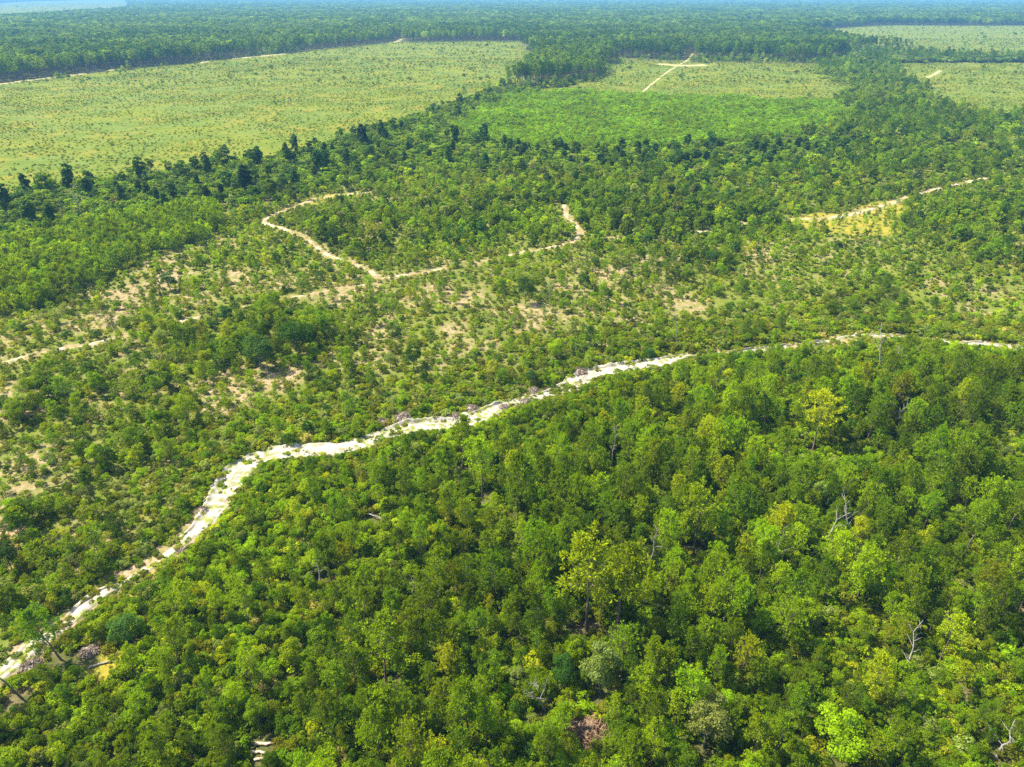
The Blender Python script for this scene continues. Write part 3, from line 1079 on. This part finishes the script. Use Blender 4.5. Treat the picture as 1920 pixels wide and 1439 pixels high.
def young():
    x, y, rg = grid(1.9, 110, 420, .45, 41)
    m = (zone(x, y) == 5)
    x, y = x[m], y[m]
    n = len(x)
    k = rg.random(n) < .93
    x, y = x[k], y[k]; n = len(x)
    emit('young_pine', x, y, 3.4 + 2.2 * rg.random(n), .9, pick(YC, {'mid': 6, 'bright': 6, 'dark': 1.2}, n, rg))


young()


def mixed():
    x, y, rg = grid(4.2, 180, 1000, .48, 51)
    z = zone(x, y)
    cl, sd = track_info(x, y)
    m = (z == 8) & (cl > 1)
    x, y = x[m], y[m]
    n = len(x)
    pt = fbm(x, y, 40, 501)
    px, py = pix(x, y)
    dens = np.clip(.5 + (pt - .45) * 2.4 + .2 * (px > 1500), .2, .98)
    k = rg.random(n) < dens
    x, y, pt = x[k], y[k], pt[k]
    n = len(x)
    v = rg.random(n)
    m = v < .24
    emit('pine_tree', x[m], y[m], (5.5 + 4 * rg.random(n))[m], 1.2, pick(PC, {'mid': 6, 'dark': 4, 'bright': 2}, m.sum(), rg))
    m = (v >= .24) & (v < .5)
    emit('broadleaf_tree', x[m], y[m], (3.6 + 2.6 * rg.random(n))[m], 1.1, pick(BC, {'mid': 5, 'dark': 3, 'blue': 2, 'bright': 2, 'grey': 2.4}, m.sum(), rg))
    m = v >= .5
    emit('young_pine', x[m], y[m], (3 + 2.6 * rg.random(n))[m], 1.5, pick(YC, {'mid': 6, 'bright': 6, 'dark': 2, 'yellow': 1}, m.sum(), rg))
    x, y, rg = grid(3.0, 180, 760, .48, 52)
    z = zone(x, y)
    cl, sd = track_info(x, y)
    m = (z == 8) & (cl > .5) & (rg.random(len(x)) < .75)
    x, y = x[m], y[m]; n = len(x)
    emit('shrub', x, y, .9 + 1.1 * rg.random(n), 1.7, pick(SC, {'bright': 4, 'mid': 5, 'olive': 4, 'grey': 2.4, 'yellow': 1.2, 'dark': 1}, n, rg))


mixed()

# masses that are never counted one by one
MASS = {}


def mass(name, kind, x, y, h, ws, cls, near=0):
    MASS.setdefault(name, (kind, [], near))[1].append(np.stack([x, y, h, ws * np.ones(len(x)), cls, rng.random(len(x)) * 6.283], 1))


def plantation():
    x, y, rg = grid(2.3, 300, 620, .3, 61)
    m = zone(x, y) == 2
    x, y = x[m], y[m]; n = len(x)
    mass('pine_plantation', 'young_pine', x, y, 1.9 + 2.0 * rg.random(n) + .8 * (vnoise(x, y, 25, 3) > .6), 1.5, pick(YC, {'plant': 8, 'bright': 1.0}, n, rg), 1)


plantation()


def meadows():
    for k, (sp, y0, y1, hh) in enumerate(((2.9, 200, 620, .55), (5.0, 620, 1300, 1.1), (14.0, 1300, 2300, 1.8), (40, 2300, 6000, 2.5))):
        x, y, rg = grid(sp, y0, y1, .48, 71 + k)
        z = zone(x, y)
        cl, _ = track_info(x, y)
        pt = fbm(x, y, 35, 701)
        m = (z == 1) & (cl > 2) & (rg.random(len(x)) < np.clip(.5 + (pt - .45) * 1.6 + (fbm(x, y, 13, 711) - .5) * 2.4, .06, 1))
        x, y = x[m], y[m]; n = len(x)
        big = (rg.random(n) < .03) * 1.0
        h = hh * (.35 + 1.0 * rg.random(n) ** 1.5) * (1 + 1.2 * big)
        mass('meadow_shrubs', 'shrub', x, y, h, 1.15, pick(SC, {'mid': 5, 'bright': 6, 'olive': 3, 'grey': 2, 'dark': .4, 'yellow': 1.5}, n, rg), 1)
    # ground flush of straw tufts
    x, y, rg = grid(2.3, 200, 900, .48, 79)
    k = rg.random(len(x)) < np.clip(.45 + (fbm(x, y, 22, 713) - .5) * 3, .1, .95)
    x, y = x[k], y[k]
    m = (zone(x, y) == 1)
    x, y = x[m], y[m]; n = len(x)
    mass('meadow_grass', 'shrub', x, y, .25 + .4 * rg.random(n) ** 2, 1.7, pick(SC, {'straw': .8, 'yellow': 2, 'olive': 4, 'bright': 3, 'mid': 1.5}, n, rg), 1)


meadows()


def forest():
    for k, (sp, y0, y1) in enumerate(((4.6, 500, 900), (6.0, 900, 1500), (9.5, 1500, 2600), (17, 2600, 4500), (34, 4500, 9500))):
        x, y, rg = grid(sp, y0, y1, .48, 81 + k)
        z = zone(x, y)
        cl, _ = track_info(x, y)
        m = ((z == 3) | ((z == 8) & (y > 950))) & (cl > 3)
        x, y = x[m], y[m]; n = len(x)
        pt = fbm(x, y, 90, 801)
        h = (12.5 + 4.5 * rg.random(n)) * (.8 + .4 * pt)
        w = [1, 1.15, 1.7, 2.6, 4.6][k]
        cls = np.where(pt > .56, pick(FC, {'dark': 5, 'blue': 2, 'mid': 3}, n, rg), pick(FC, {'mid': 7, 'dark': 3, 'bright': 2}, n, rg))
        mass('pine_forest', 'forest_pine', x, y, h, w, cls, 0 if k < 2 else 1)


forest()

# ------------------------------------------------------------------ single trees
KIND = {
    'pine_tree': dict(cat='pine', noun='tall pine', group='pines standing in the woods and scrub', rest='pine_stand'),
    'broadleaf_tree': dict(cat='tree', noun='leafy tree', group='leafy trees of the woods', rest='broadleaf_stand'),
    'young_pine': dict(cat='young pine', noun='young pine', group='young pines in the open scrub', rest='young_pine_stand'),
    'scrub_oak': dict(cat='oak bush', noun='bushy oak', group='bushy oaks under the taller trees', rest='oak_thicket'),
    'shrub': dict(cat='shrub', noun='low shrub', group='low shrubs at the woods edge', rest='undergrowth'),
    'cypress': dict(cat='dark tree', noun='tall thicket tree', group='tall dark trees above the green thicket', rest='dark_tree_belt'),
}
CNAME = {'bright': 'fresh green', 'yellow': 'yellow-green', 'mid': 'mid-green', 'dark': 'dark green', 'blue': 'bluish', 'grey': 'grey-green',
         'olive': 'olive green', 'straw': 'straw-coloured', 'deep': 'blackish green'}

LANDMARKS = []     # (px, py, phrase)


def landmark(px, py, phrase):
    LANDMARKS.append((px, py, phrase))


def place_xy(px, py):
    x, y = at(px, py)
    return x, y, float(gz(np.array([x]), np.array([y]))[0])


def special_tree(name, kind, var, px, py, h, ws, cls, label, phrase, lean=(0, 0), rz=0.0):
    x, y, z = place_xy(px, py)
    tm, gm, h0 = PROTO[kind][var]
    root = bpy.data.objects.new(name, None)
    COL.objects.link(root)
    root.empty_display_size = .5
    root.location = (x, y, z - .05)
    s = h / h0
    root.scale = (s * ws, s * ws, s)
    root.rotation_euler = (lean[0], lean[1], rz)
    props(root, label, KIND[kind]['cat'], KIND[kind]['group'])
    link('trunk', tm, root)
    c = link('crown', gm, root)
    c['tint'] = C[cls]
    landmark(px, py, phrase)
    SPECIAL.append((x, y, 1.5))
    return root


SPECIAL = []
special_tree('pine_tree', 'pine_tree', 0, 1100, 1180, 13.5, 1.15, 'yellow', 'tall full-crowned pine whose dark trunk shows, left of a similar twin', 'the full-crowned twin pines')
special_tree('pine_tree', 'pine_tree', 3, 1152, 1194, 13.5, 1.0, 'bright', 'tall narrower pine on a pale trunk, right one of two twins', 'the pale-trunked twin pine', (0, .04))
special_tree('pine_tree', 'pine_tree', 2, 724, 1278, 8.6, 1.1, 'bright', 'lone round-headed pine over a bare reddish spot in the near woods', 'the lone round-headed pine')
special_tree('pine_tree', 'pine_tree', 5, 1524, 845, 10.5, 1.1, 'yellow', 'broad yellow-green pine with a thick reddish trunk in dense woods', 'the thick red-trunked pine')
special_tree('pine_tree', 'pine_tree', 1, 905, 935, 11.0, .8, 'bright', 'slender bare-stemmed pine on the woods edge below the pale road', 'the slender bare-stemmed pine')
special_tree('pine_tree', 'pine_tree', 6, 868, 880, 9.5, .8, 'mid', 'slender dark-stemmed pine standing right against the pale sandy road', 'the dark-stemmed roadside pine')
special_tree('pine_tree', 'pine_tree', 4, 114, 1236, 8.0, 1.0, 'mid', 'crooked pine leaning over the sandy road near the photo corner', 'the crooked roadside pine', (.05, -.2))
special_tree('pine_tree', 'pine_tree', 7, 40, 1308, 8.5, .95, 'dark', 'dark-trunked pine leaning strongly beside the pinkish rubble patch', 'the strongly leaning dark pine', (.0, -.32))
special_tree('pine_tree', 'pine_tree', 2, 970, 1010, 12.5, .85, 'mid', 'high thin pine rising out of the middle of the near woods', 'the high thin pine')
special_tree('pine_tree', 'pine_tree', 0, 1300, 1040, 11.0, 1.0, 'bright', 'fresh green pine with an airy crown in the thick woods', 'the airy-crowned pine')
special_tree('broadleaf_tree', 'broadleaf_tree', 1, 1318, 1400, 6.8, 1.0, 'grey', 'large pale feathery tree, greyish yellow, in the near woods', 'the large pale feathery tree')
special_tree('broadleaf_tree', 'broadleaf_tree', 4, 1560, 1420, 6.0, 1.2, 'bright', 'broad fresh green tree at the very front of the woods', 'the broad fresh green tree')
special_tree('broadleaf_tree', 'broadleaf_tree', 3, 1125, 1300, 6.8, .95, 'grey', 'pale-leaved tree with a whitish trunk in the near woods', 'the whitish-trunked pale tree')
special_tree('broadleaf_tree', 'broadleaf_tree', 6, 555, 1265, 5.5, .8, 'yellow', 'small slim yellow-leaved tree in the near woods', 'the slim yellow-leaved tree')
special_tree('broadleaf_tree', 'broadleaf_tree', 2, 490, 695, 7.0, 1.2, 'blue', 'dense dark oak at the tip of the shaded scrub clump', 'the dark oak clump')
special_tree('broadleaf_tree', 'broadleaf_tree', 5, 560, 668, 7.5, 1.25, 'dark', 'dense dark oak above a deep shadow in the scrub clump', 'the oak above the deep shadow')
special_tree('broadleaf_tree', 'broadleaf_tree', 0, 320, 545, 4.8, 1.35, 'blue', 'round bluish-green oak standing alone on pale sandy scrub', 'the lone round bluish oak')
special_tree('broadleaf_tree', 'broadleaf_tree', 7, 243, 1210, 4.4, 1.15, 'blue', 'squat dark bush-like tree beside the orange grass patch', 'the squat tree by orange grass')
special_tree('broadleaf_tree', 'broadleaf_tree', 2, 985, 572, 6.5, .9, 'blue', 'upright bluish tree standing out from the scrub above the road', 'the upright bluish tree')
special_tree('broadleaf_tree', 'broadleaf_tree', 6, 1095, 548, 5.6, .9, 'dark', 'dark upright tree on the sandiest scrub', 'the sandy-scrub dark tree')
special_tree('broadleaf_tree', 'broadleaf_tree', 4, 775, 690, 5.0, 1.0, 'dark', 'compact dark round tree in the scrub just behind the road', 'the compact dark round tree')


# dead trees, logs, brush
SNAGS = [snag_mesh(800 + i, 8, 8 + i, 1.5) for i in range(4)]
SNAG_M = [(a.mesh('snag_trunk', M_DEAD, True), b.mesh('snag_branches', M_DEAD, True)) for a, b in SNAGS]


def dead_tree(var, px, py, h, label, phrase, lean=(0, 0), rz=0.0, ws=1.0):
    x, y, z = place_xy(px, py)
    root = bpy.data.objects.new('dead_tree', None)
    COL.objects.link(root)
    root.location = (x, y, z - .05)
    s = h / 8.0
    root.scale = (s * ws, s * ws, s)
    root.rotation_euler = (lean[0], lean[1], rz)
    props(root, label, 'dead tree', 'bare dead trees among the green')
    link('trunk', SNAG_M[var][0], root)
    link('branch', SNAG_M[var][1], root)
    landmark(px, py, phrase)
    SPECIAL.append((x, y, .8))


dead_tree(0, 1022, 1335, 8.5, 'pale dead tree leaning left over a dark hollow in the near woods', 'the hollow-side pale dead tree', (0, -.35), 1.0, .8)
dead_tree(1, 1505, 1060, 9.5, 'long thin dead stem leaning right above an orange-leaved gap', 'the long leaning dead stem', (0, .42), 0, .7)
dead_tree(2, 1600, 1050, 9.5, 'grey dead stem leaning right with a whitish top', 'the grey whitish-topped dead stem', (0, .46), 2, .7)
dead_tree(3, 1445, 1078, 7.0, 'short slanting dead stem among dark green oaks', 'the short slanting dead stem', (0, .25), 1, .7)
dead_tree(0, 1620, 1095, 8.0, 'dead stem slanting right below the whitish-topped one', 'the lower slanting dead stem', (0, .42), 3, .6)
dead_tree(1, 1690, 1285, 7.5, 'dead stem leaning far right above yellow-green bushes', 'the far-leaning dead stem', (0, .5), 1, .7)
dead_tree(2, 1212, 1090, 8.5, 'straight bare dead trunk with reddish top near the twin pines', 'the straight bare dead trunk', (0, .1), 0, .7)
dead_tree(3, 1340, 745, 8.0, 'slim white dead tree at the far edge of the woods', 'the slim white dead tree', (0, .1), 1, .8)
dead_tree(0, 1650, 690, 9.0, 'tall leaning dead tree beside the road at its bushy bend', 'the roadside leaning dead tree', (0, .3), 2, .7)
dead_tree(1, 1690, 728, 8.0, 'grey dead tree tilted over the dense woods edge', 'the tilted grey dead tree', (0, .35), 2, .8)
dead_tree(2, 130, 900, 8.0, 'bare leaning dead pole in the open scrub with dark shadow', 'the bare leaning pole', (0, -.25), 1, .45)
dead_tree(3, 1660, 815, 7.5, 'thin dead tree among grey-green leafy crowns', 'the thin dead tree', (0, .3), 0, .8)
dead_tree(1, 1145, 875, 8.0, 'thin forked dead tree just inside the woods edge', 'the thin forked dead tree', (0, .05), 0, .6)
dead_tree(2, 1410, 1250, 4.0, 'low broken white dead tree over a small gap', 'the low broken white dead tree', (0, -.5), 0, 1.0)
dead_tree(0, 770, 1120, 4.5, 'small pale twiggy dead tree in the middle of the woods', 'the small twiggy dead tree', (.2, .3), 1, 1.3)
dead_tree(3, 600, 1090, 4.0, 'small grey twiggy dead tree near the shrubby woods edge', 'the small grey twiggy dead tree', (-.2, .2), 1, 1.4)
dead_tree(1, 1780, 1170, 4.2, 'pale broad twiggy dead tree among yellow-green bushes', 'the pale broad twiggy tree', (0, .2), 1, 1.7)
dead_tree(2, 1775, 1205, 3.8, 'whitish twiggy dead bush-like tree below the broader one', 'the whitish twiggy tree', (.1, .4), 2, 1.7)
dead_tree(0, 1870, 1420, 4.5, 'pinkish grey twiggy dead tree in the corner bushes', 'the pinkish twiggy corner tree', (.1, .1), 2, 1.7)
dead_tree(3, 1030, 580, 7.0, 'lone thin dead pole tree in the sandy scrub', 'the lone dead pole tree', (0, .1), 2, .5)
dead_tree(1, 1270, 640, 8.0, 'tilted thin dead tree in the scrub behind the road', 'the tilted thin dead tree', (0, .25), 2, .5)
dead_tree(0, 150, 400, 10.0, 'bleached forked dead tree among the dark thicket trees', 'the bleached forked tree', (0, .1), 2, 1.0)


def log_thing(px, py, L, r, ang, label, phrase, mat, dz=0.0, group='felled logs lying in the near clearing', sub=True):
    rg = np.random.default_rng(int(px * 7 + py))
    tr = Geo()
    n = 5
    pts = [np.array([L * (k / n - .5), rg.normal() * .05, r + rg.normal() * .02]) for k in range(n + 1)]
    V, Q = tube(pts, [r * (1.1 - .3 * k / n) for k in range(n + 1)], 8)
    tr.add(V, None, Q)
    tr.add(V[:8], None, None); b = tr.n - 8
    tr.T.append(np.array([(b, b + k + 1, b + k + 2) for k in range(6)]))
    tr.add(V[-8:], None, None); b = tr.n - 8
    tr.T.append(np.array([(b, b + k + 2, b + k + 1) for k in range(6)]))
    x, y, z = place_xy(px, py)
    o = link('fallen_log', tr.mesh('fallen_log', mat, True))
    o.location = (x, y, z + dz)
    o.rotation_euler = (0, 0, ang)
    props(o, label, 'log', group)
    if phrase:
        landmark(px, py, phrase)
    SPECIAL.append((x, y, L * .55))
    if sub:
        for k in range(2):
            g = Geo()
            s0 = pts[2 + k]
            g.tube([s0, s0 + np.array([.1, .3 * (-1) ** k, .3])], [.05, .02], 4)
            link('branch_stub', g.mesh('branch_stub', mat, True), o)
    return o


log_thing(496, 1394, 1.9, .17, .05, 'pale yellowish log, highest of the felled logs in the clearing', 'the felled logs', M_LOG)
log_thing(482, 1411, 1.7, .15, -.05, 'pale log in the middle of the stack-like row of felled logs', None, M_LOG)
log_thing(492, 1421, 1.5, .13, .25, 'pinkish short log lying askew beside the other felled logs', None, M_LOG)
log_thing(462, 1368, 1.3, .13, .1, 'small pale log lying apart above the other felled logs', None, M_LOG)
log_thing(1690, 1040, 3.4, .10, .15, 'white fallen branch lying level across the green oaks', 'the white fallen branch', M_DEAD, 1.5, 'whitened fallen trunks', True)
log_thing(190, 1246, 2.4, .11, .35, 'whitish log lying below the orange grass patch', 'the orange-grass log', M_DEAD, 0, 'whitened fallen trunks', True)
log_thing(700, 970, 3.0, .09, -.4, 'thin pale fallen trunk in the shrubs below the road', 'the thin fallen trunk', M_DEAD, .5, 'whitened fallen trunks', True)


def brush_mesh(seed, r=1.3, h=.9, n=170):
    rg = np.random.default_rng(seed)
    g = Geo()
    for k in range(n):
        a = rg.random() * 6.283; q = math.sqrt(rg.random())
        p = np.array([math.cos(a) * r * q, math.sin(a) * r * q, h * (1 - q * q) * rg.random() + .05])
        d = unit(rg.normal(size=3) * np.array([1, 1, .35]))
        L = .3 + .5 * rg.random()
        g.tube([p - d * L, p + rg.normal(size=3) * .05, p + d * L], [.03, .05, .015], 3)
    return g


def mound_mesh(seed, r=1.3, h=.6):
    rg = np.random.default_rng(seed)
    n, m = 10, 14
    V = [(0, 0, h)]
    for i in range(1, n + 1):
        for j in range(m):
            a = 2 * math.pi * j / m
            q = i / n
            V.append((math.cos(a) * r * q * (1 + .15 * rg.normal()), math.sin(a) * r * q * (1 + .15 * rg.normal()), h * (1 - q ** 2) * (1 + .25 * rg.normal()) - (.25 if i == n else 0)))
    T = [(0, 1 + j, 1 + (j + 1) % m) for j in range(m)]
    Q = [(1 + (i - 1) * m + j, 1 + i * m + j, 1 + i * m + (j + 1) % m, 1 + (i - 1) * m + (j + 1) % m) for i in range(1, n) for j in range(m)]
    g = Geo(); g.add(V, T, Q)
    return g


BR = [brush_mesh(900 + i, n=260).mesh('brush', M_BRUSH) for i in range(3)]
BRR = brush_mesh(950, 1.6, .6, 200).mesh('brush', M_REDBRUSH)
M_SOIL = bark_material('brown_soil', (.10, .07, .045), (.24, .17, .11), 3.0)
MOR = mound_mesh(930).mesh('mound', M_SOIL, True)
MO = [mound_mesh(920 + i).mesh('mound', M_SAND, True) for i in range(3)]
for i, (px, py, s, label, phrase) in enumerate([
        (718, 794, 1.0, 'small pinkish brush heap on the road bank, leftmost of a loose row', 'the small pinkish brush heap'),
        (757, 786, 1.5, 'large knotted heap of grey brush and sand on the road bank', 'the large knotted brush heap'),
        (853, 782, 1.0, 'purplish brush heap on the bank before the road bay', 'the purplish brush heap'),
        (884, 769, 1.3, 'tall purplish brush heap directly behind the pale road bay', 'the tall purplish brush heap'),
        (945, 764, .9, 'low brush heap on the bank right of the road bay', 'the low bank brush heap'),
        (1002, 731, 1.0, 'pale brush heap half hidden in bank shrubs', 'the half-hidden brush heap'),
        (1088, 700, 1.5, 'pinkish brush heap at the left end of the wide white strip', 'the white-strip brush heap'),
        (985, 752, .9, 'flat grey brush heap beside a thin sand streak', 'the flat grey brush heap'),
        (168, 1222, 1.0, 'pinkish grey brush heap on the orange grass patch', 'the orange-grass heap'),
        (60, 1252, 1.1, 'broad pinkish brush heap at the road edge near the leaning pines', 'the roadside brush heap'),
        (380, 955, 1.0, 'dark grey brush heap on the inner bank of the road bend', 'the road-bend brush heap'),
        (345, 1030, .9, 'bluish grey brush heap beside the yellow grass verge', 'the heap by the yellow verge'),
        (1100, 1372, 1.7, 'red-brown heap of dead brush in a hollow of the woods', 'the red-brown brush heap')]):
    x, y, z = place_xy(px, py)
    r = bpy.data.objects.new('brush_pile', None); COL.objects.link(r)
    r.location = (x, y, z + .12); s *= .72; r.scale = (s, s, s * .9); r.rotation_euler = (0, 0, i * 1.7)
    props(r, label, 'brush pile', 'heaps of cleared brush')
    red = 'red-brown' in label
    link('twigs', BRR if red else BR[i % 3], r)
    link('soil_mound', MOR if red else MO[i % 3], r)
    landmark(px, py, phrase)
    SPECIAL.append((x, y, 1.6 * s))

for px, py, ph in [(497, 419, 'the looping path bend'), (706, 521, 'the sand path fork'), (1080, 440, 'the kinked sand path'),
                   (1190, 684, 'the wide white road strip'), (905, 778, 'the pale road bay'), (440, 885, 'the white road bend'),
                   (600, 850, 'the straight road stretch'), (215, 635, 'the reappearing sand path'), (70, 668, 'the outer sand path'),
                   (1530, 413, 'the grassy path clearing'), (1660, 634, 'the narrowing far road stretch'), (1840, 650, 'the outer road stretch'),
                   (270, 1080, 'the yellow road verge'), (1290, 575, 'the reddish sand patch'), (300, 500, 'the pale sandy scrub opening'),
                   (500, 705, 'the gap below the oaks'), (960, 478, 'the middle sand path'), (1740, 360, 'the receding field path')]:
    landmark(px, py, ph)


# ------------------------------------------------------------------ hand the scattered plants out: 300 single ones of a kind, the rest as masses
def build_individuals():
    LM = np.array([(a, b) for a, b, _ in LANDMARKS], float)
    sp = np.array(SPECIAL)
    used = {}
    for kind, info in KIND.items():
        A = np.concatenate(ITEMS[kind])
        # keep clear of the hand-placed things
        ok = np.ones(len(A), bool)
        for sx, sy, sr in sp:
            d = np.hypot(A[:, 0] - sx, A[:, 1] - sy)
            # nothing tall on the thing or right in front of it
            fy = A[:, 1] < sy
            ok &= ~((d < sr * .9) | (fy & (d < sr + A[:, 2] * .45) & (np.abs(A[:, 0] - sx) < sr + .3) & (A[:, 2] > 1.2)))
        A = A[ok]
        x, y, h, ws, cl, rot = A.T
        z = gz(x, y)
        px, py = pix(x, y, z + h * .5)
        dist = np.sqrt(x * x + y * y + (CAM_H - h * .5) ** 2)
        tx, ty = pix(x, y, z)
        inside = (px > 8) & (px < 1912) & (py > 4) & (py < 1428)
        score = np.where(inside, h * h * ws / dist ** 2, 0)
        if kind == 'shrub':
            # shrubs under crowns hardly show; those on the road's verges and in the scrub do
            score = score * np.where(zone(x, y) == 7, .02, 1.0)
        quota = 300 - (8 if kind == 'cypress' else 0) - sum(1 for o in scene.objects if o.parent is None and o.type == 'EMPTY' and o.name.split('.')[0] == kind)
        order = np.argsort(-score)
        sel = order[:quota]
        sel = sel[score[sel] > 0]
        rest = np.setdiff1d(np.arange(len(A)), sel)
        coll, nn, nf, classes, hs = INST[kind]
        # landmark, direction and rank for the labels
        dd = np.hypot(tx[sel, None] - LM[None, :, 0], (ty[sel, None] - LM[None, :, 1]) * 1.2)
        ln = np.argmin(dd, 1)
        buckets = {}
        for k, i in enumerate(sel):
            dx = tx[i] - LM[ln[k], 0]; dy = ty[i] - LM[ln[k], 1]
            a = math.degrees(math.atan2(-dy * 1.2, dx)) % 360
            d8 = ['right of', 'behind and right of', 'behind', 'behind and left of', 'left of', 'in front and left of', 'in front of',
                  'in front and right of'][int(((a + 22.5) % 360) // 45)]
            c = classes[int(cl[i])]
            buckets.setdefault((ln[k], d8, c), []).append((dd[k, ln[k]], i))
        ordn = ['nearest', 'second', 'third', 'fourth', 'fifth', 'sixth', 'seventh', 'eighth', 'ninth', 'tenth', 'eleventh', 'twelfth']
        ordn += ['%dth' % q for q in range(13, 200)]
        lab = {}
        for (l, d8, c), L in buckets.items():
            L.sort()
            for q, (_, i) in enumerate(L):
                lead = '' if len(L) == 1 else ordn[q] + ' '
                hue = CNAME[c]
                lab[i] = '%s%s %s %s %s' % (lead, CNAME[c], info['noun'], d8, LANDMARKS[l][2])
        for i in sel:
            v = int(abs(x[i] * 13.7 + y[i] * 7.1)) % len(PROTO[kind])
            tm, gm, h0 = PROTO[kind][v]
            s = h[i] / h0
            c = classes[int(cl[i])]
            if tm is None:
                root = bpy.data.objects.new(kind, gm); COL.objects.link(root)
                root['tint'] = C[c]
            else:
                root = bpy.data.objects.new(kind, None); COL.objects.link(root)
                root.empty_display_size = .3
                link('trunk', tm, root)
                cr = link('crown', gm, root)
                cr['tint'] = C[c]
            root.location = (x[i], y[i], z[i] - .05)
            root.scale = (s * ws[i], s * ws[i], s)
            t = (hash((round(float(x[i]), 2), 5)) % 100 / 100 - .5) * .12
            root.rotation_euler = (t, t * .7, rot[i])
            assert len(lab[i].replace('-', '').split()) <= 16, lab[i]
            props(root, lab[i], info['cat'], info['group'])
        if len(rest):
            mass(info['rest'], kind, x[rest], y[rest], h[rest], ws[rest], cl[rest], 2)


build_individuals()

MASS_LABEL = {
    'pine_stand': 'further tall pines mingled through woods and scrub', 'broadleaf_stand': 'further leafy trees filling the woods',
    'young_pine_stand': 'dense young pines spread over scrub and field edges', 'oak_thicket': 'continuous bushy oak thicket over wet ground and woods',
    'undergrowth': 'low green undergrowth, weeds and grass clumps covering the ground', 'dark_tree_belt': 'belt of further dark trees along the thicket',
    'pine_plantation': 'even bright green block of planted young pines', 'meadow_shrubs': 'low shrubs dotted over the pale meadows',
    'meadow_grass': 'straw-coloured grass tussocks of the meadow', 'pine_forest': 'far pine forest stretching to the horizon',
}


def build_mass(name, kind, parts, near):
    A = np.concatenate(parts)
    coll, nn, nf, classes, hs = INST[kind]
    x, y, h, ws, cl, rot = A.T
    n = len(x)
    d = np.hypot(x, y)
    rg = np.random.default_rng(len(name) * 31 + n)
    if near == 2:
        use_near = d < 190
    else:
        use_near = np.full(n, near == 0)
    if kind == 'forest_pine':
        use_near = d < 1500
    var = np.where(use_near, rg.integers(0, nn, n), nn + rg.integers(0, nf, n))
    idx = var
    tint = np.array([C[c] for c in classes])[cl.astype(int)]
    s = h / np.array(hs)[var]
    me = mesh_from(name, np.stack([x, y, gz(x, y) - .05], 1), attrs={'scl': np.stack([s * ws, s * ws, s], 1), 'rotz': np.stack([rg.normal(size=n) * .04, rg.normal(size=n) * .04, rot], 1), 'tint': tint})
    a = me.attributes.new('pidx', 'INT', 'POINT')
    a.data.foreach_set('value', idx.astype(np.int32))
    o = link(name, me)
    props(o, MASS_LABEL[name], 'vegetation', kind='stuff')
    ng = bpy.data.node_groups.new('scatter_' + name, 'GeometryNodeTree')
    ng.interface.new_socket('Geometry', in_out='INPUT', socket_type='NodeSocketGeometry')
    ng.interface.new_socket('Geometry', in_out='OUTPUT', socket_type='NodeSocketGeometry')
    gi = ng.nodes.new('NodeGroupInput'); go = ng.nodes.new('NodeGroupOutput')
    ip = ng.nodes.new('GeometryNodeInstanceOnPoints')
    ci = ng.nodes.new('GeometryNodeCollectionInfo'); ci.inputs[0].default_value = coll
    ci.inputs['Separate Children'].default_value = True
    ci.inputs['Reset Children'].default_value = True
    ip.inputs['Pick Instance'].default_value = True

    def attr(nm, typ):
        q = ng.nodes.new('GeometryNodeInputNamedAttribute'); q.data_type = typ; q.inputs['Name'].default_value = nm
        return q.outputs['Attribute']
    L = ng.links.new
    L(gi.outputs[0], ip.inputs['Points']); L(ci.outputs[0], ip.inputs['Instance'])
    L(attr('pidx', 'INT'), ip.inputs['Instance Index'])
    e2r = ng.nodes.new('FunctionNodeEulerToRotation')
    L(attr('rotz', 'FLOAT_VECTOR'), e2r.inputs[0]); L(e2r.outputs[0], ip.inputs['Rotation'])
    L(attr('scl', 'FLOAT_VECTOR'), ip.inputs['Scale'])
    L(ip.outputs[0], go.inputs[0])
    md = o.modifiers.new('scatter', 'NODES'); md.node_group = ng
    print('MASS', name, n)


for nm, (kd, parts, near) in MASS.items():
    build_mass(nm, kd, parts, near)

# ------------------------------------------------------------------ haze
hz = bpy.data.materials.new('haze')
t = nt(hz)
pv = node(t, 'ShaderNodeVolumePrincipled')
pv.inputs['Color'].default_value = (.22, .58, 1.0, 1)
pv.inputs['Density'].default_value = 1.55e-4
pv.inputs['Anisotropy'].default_value = 0.0
out = node(t, 'ShaderNodeOutputMaterial')
t.links.new(pv.outputs[0], out.inputs['Volume'])
v = [(sx * 45000, sy, sz) for sx in (-1, 1) for sy in (-400, 45000) for sz in (-3, CAM_H + 12)]
f = [(0, 1, 3, 2), (4, 6, 7, 5), (0, 4, 5, 1), (2, 3, 7, 6), (0, 2, 6, 4), (1, 5, 7, 3)]
me = bpy.data.meshes.new('haze'); me.from_pydata(v, [], f); me.materials.append(hz)
props(link('haze', me), 'thin bluish summer haze over the far forest', kind='stuff')
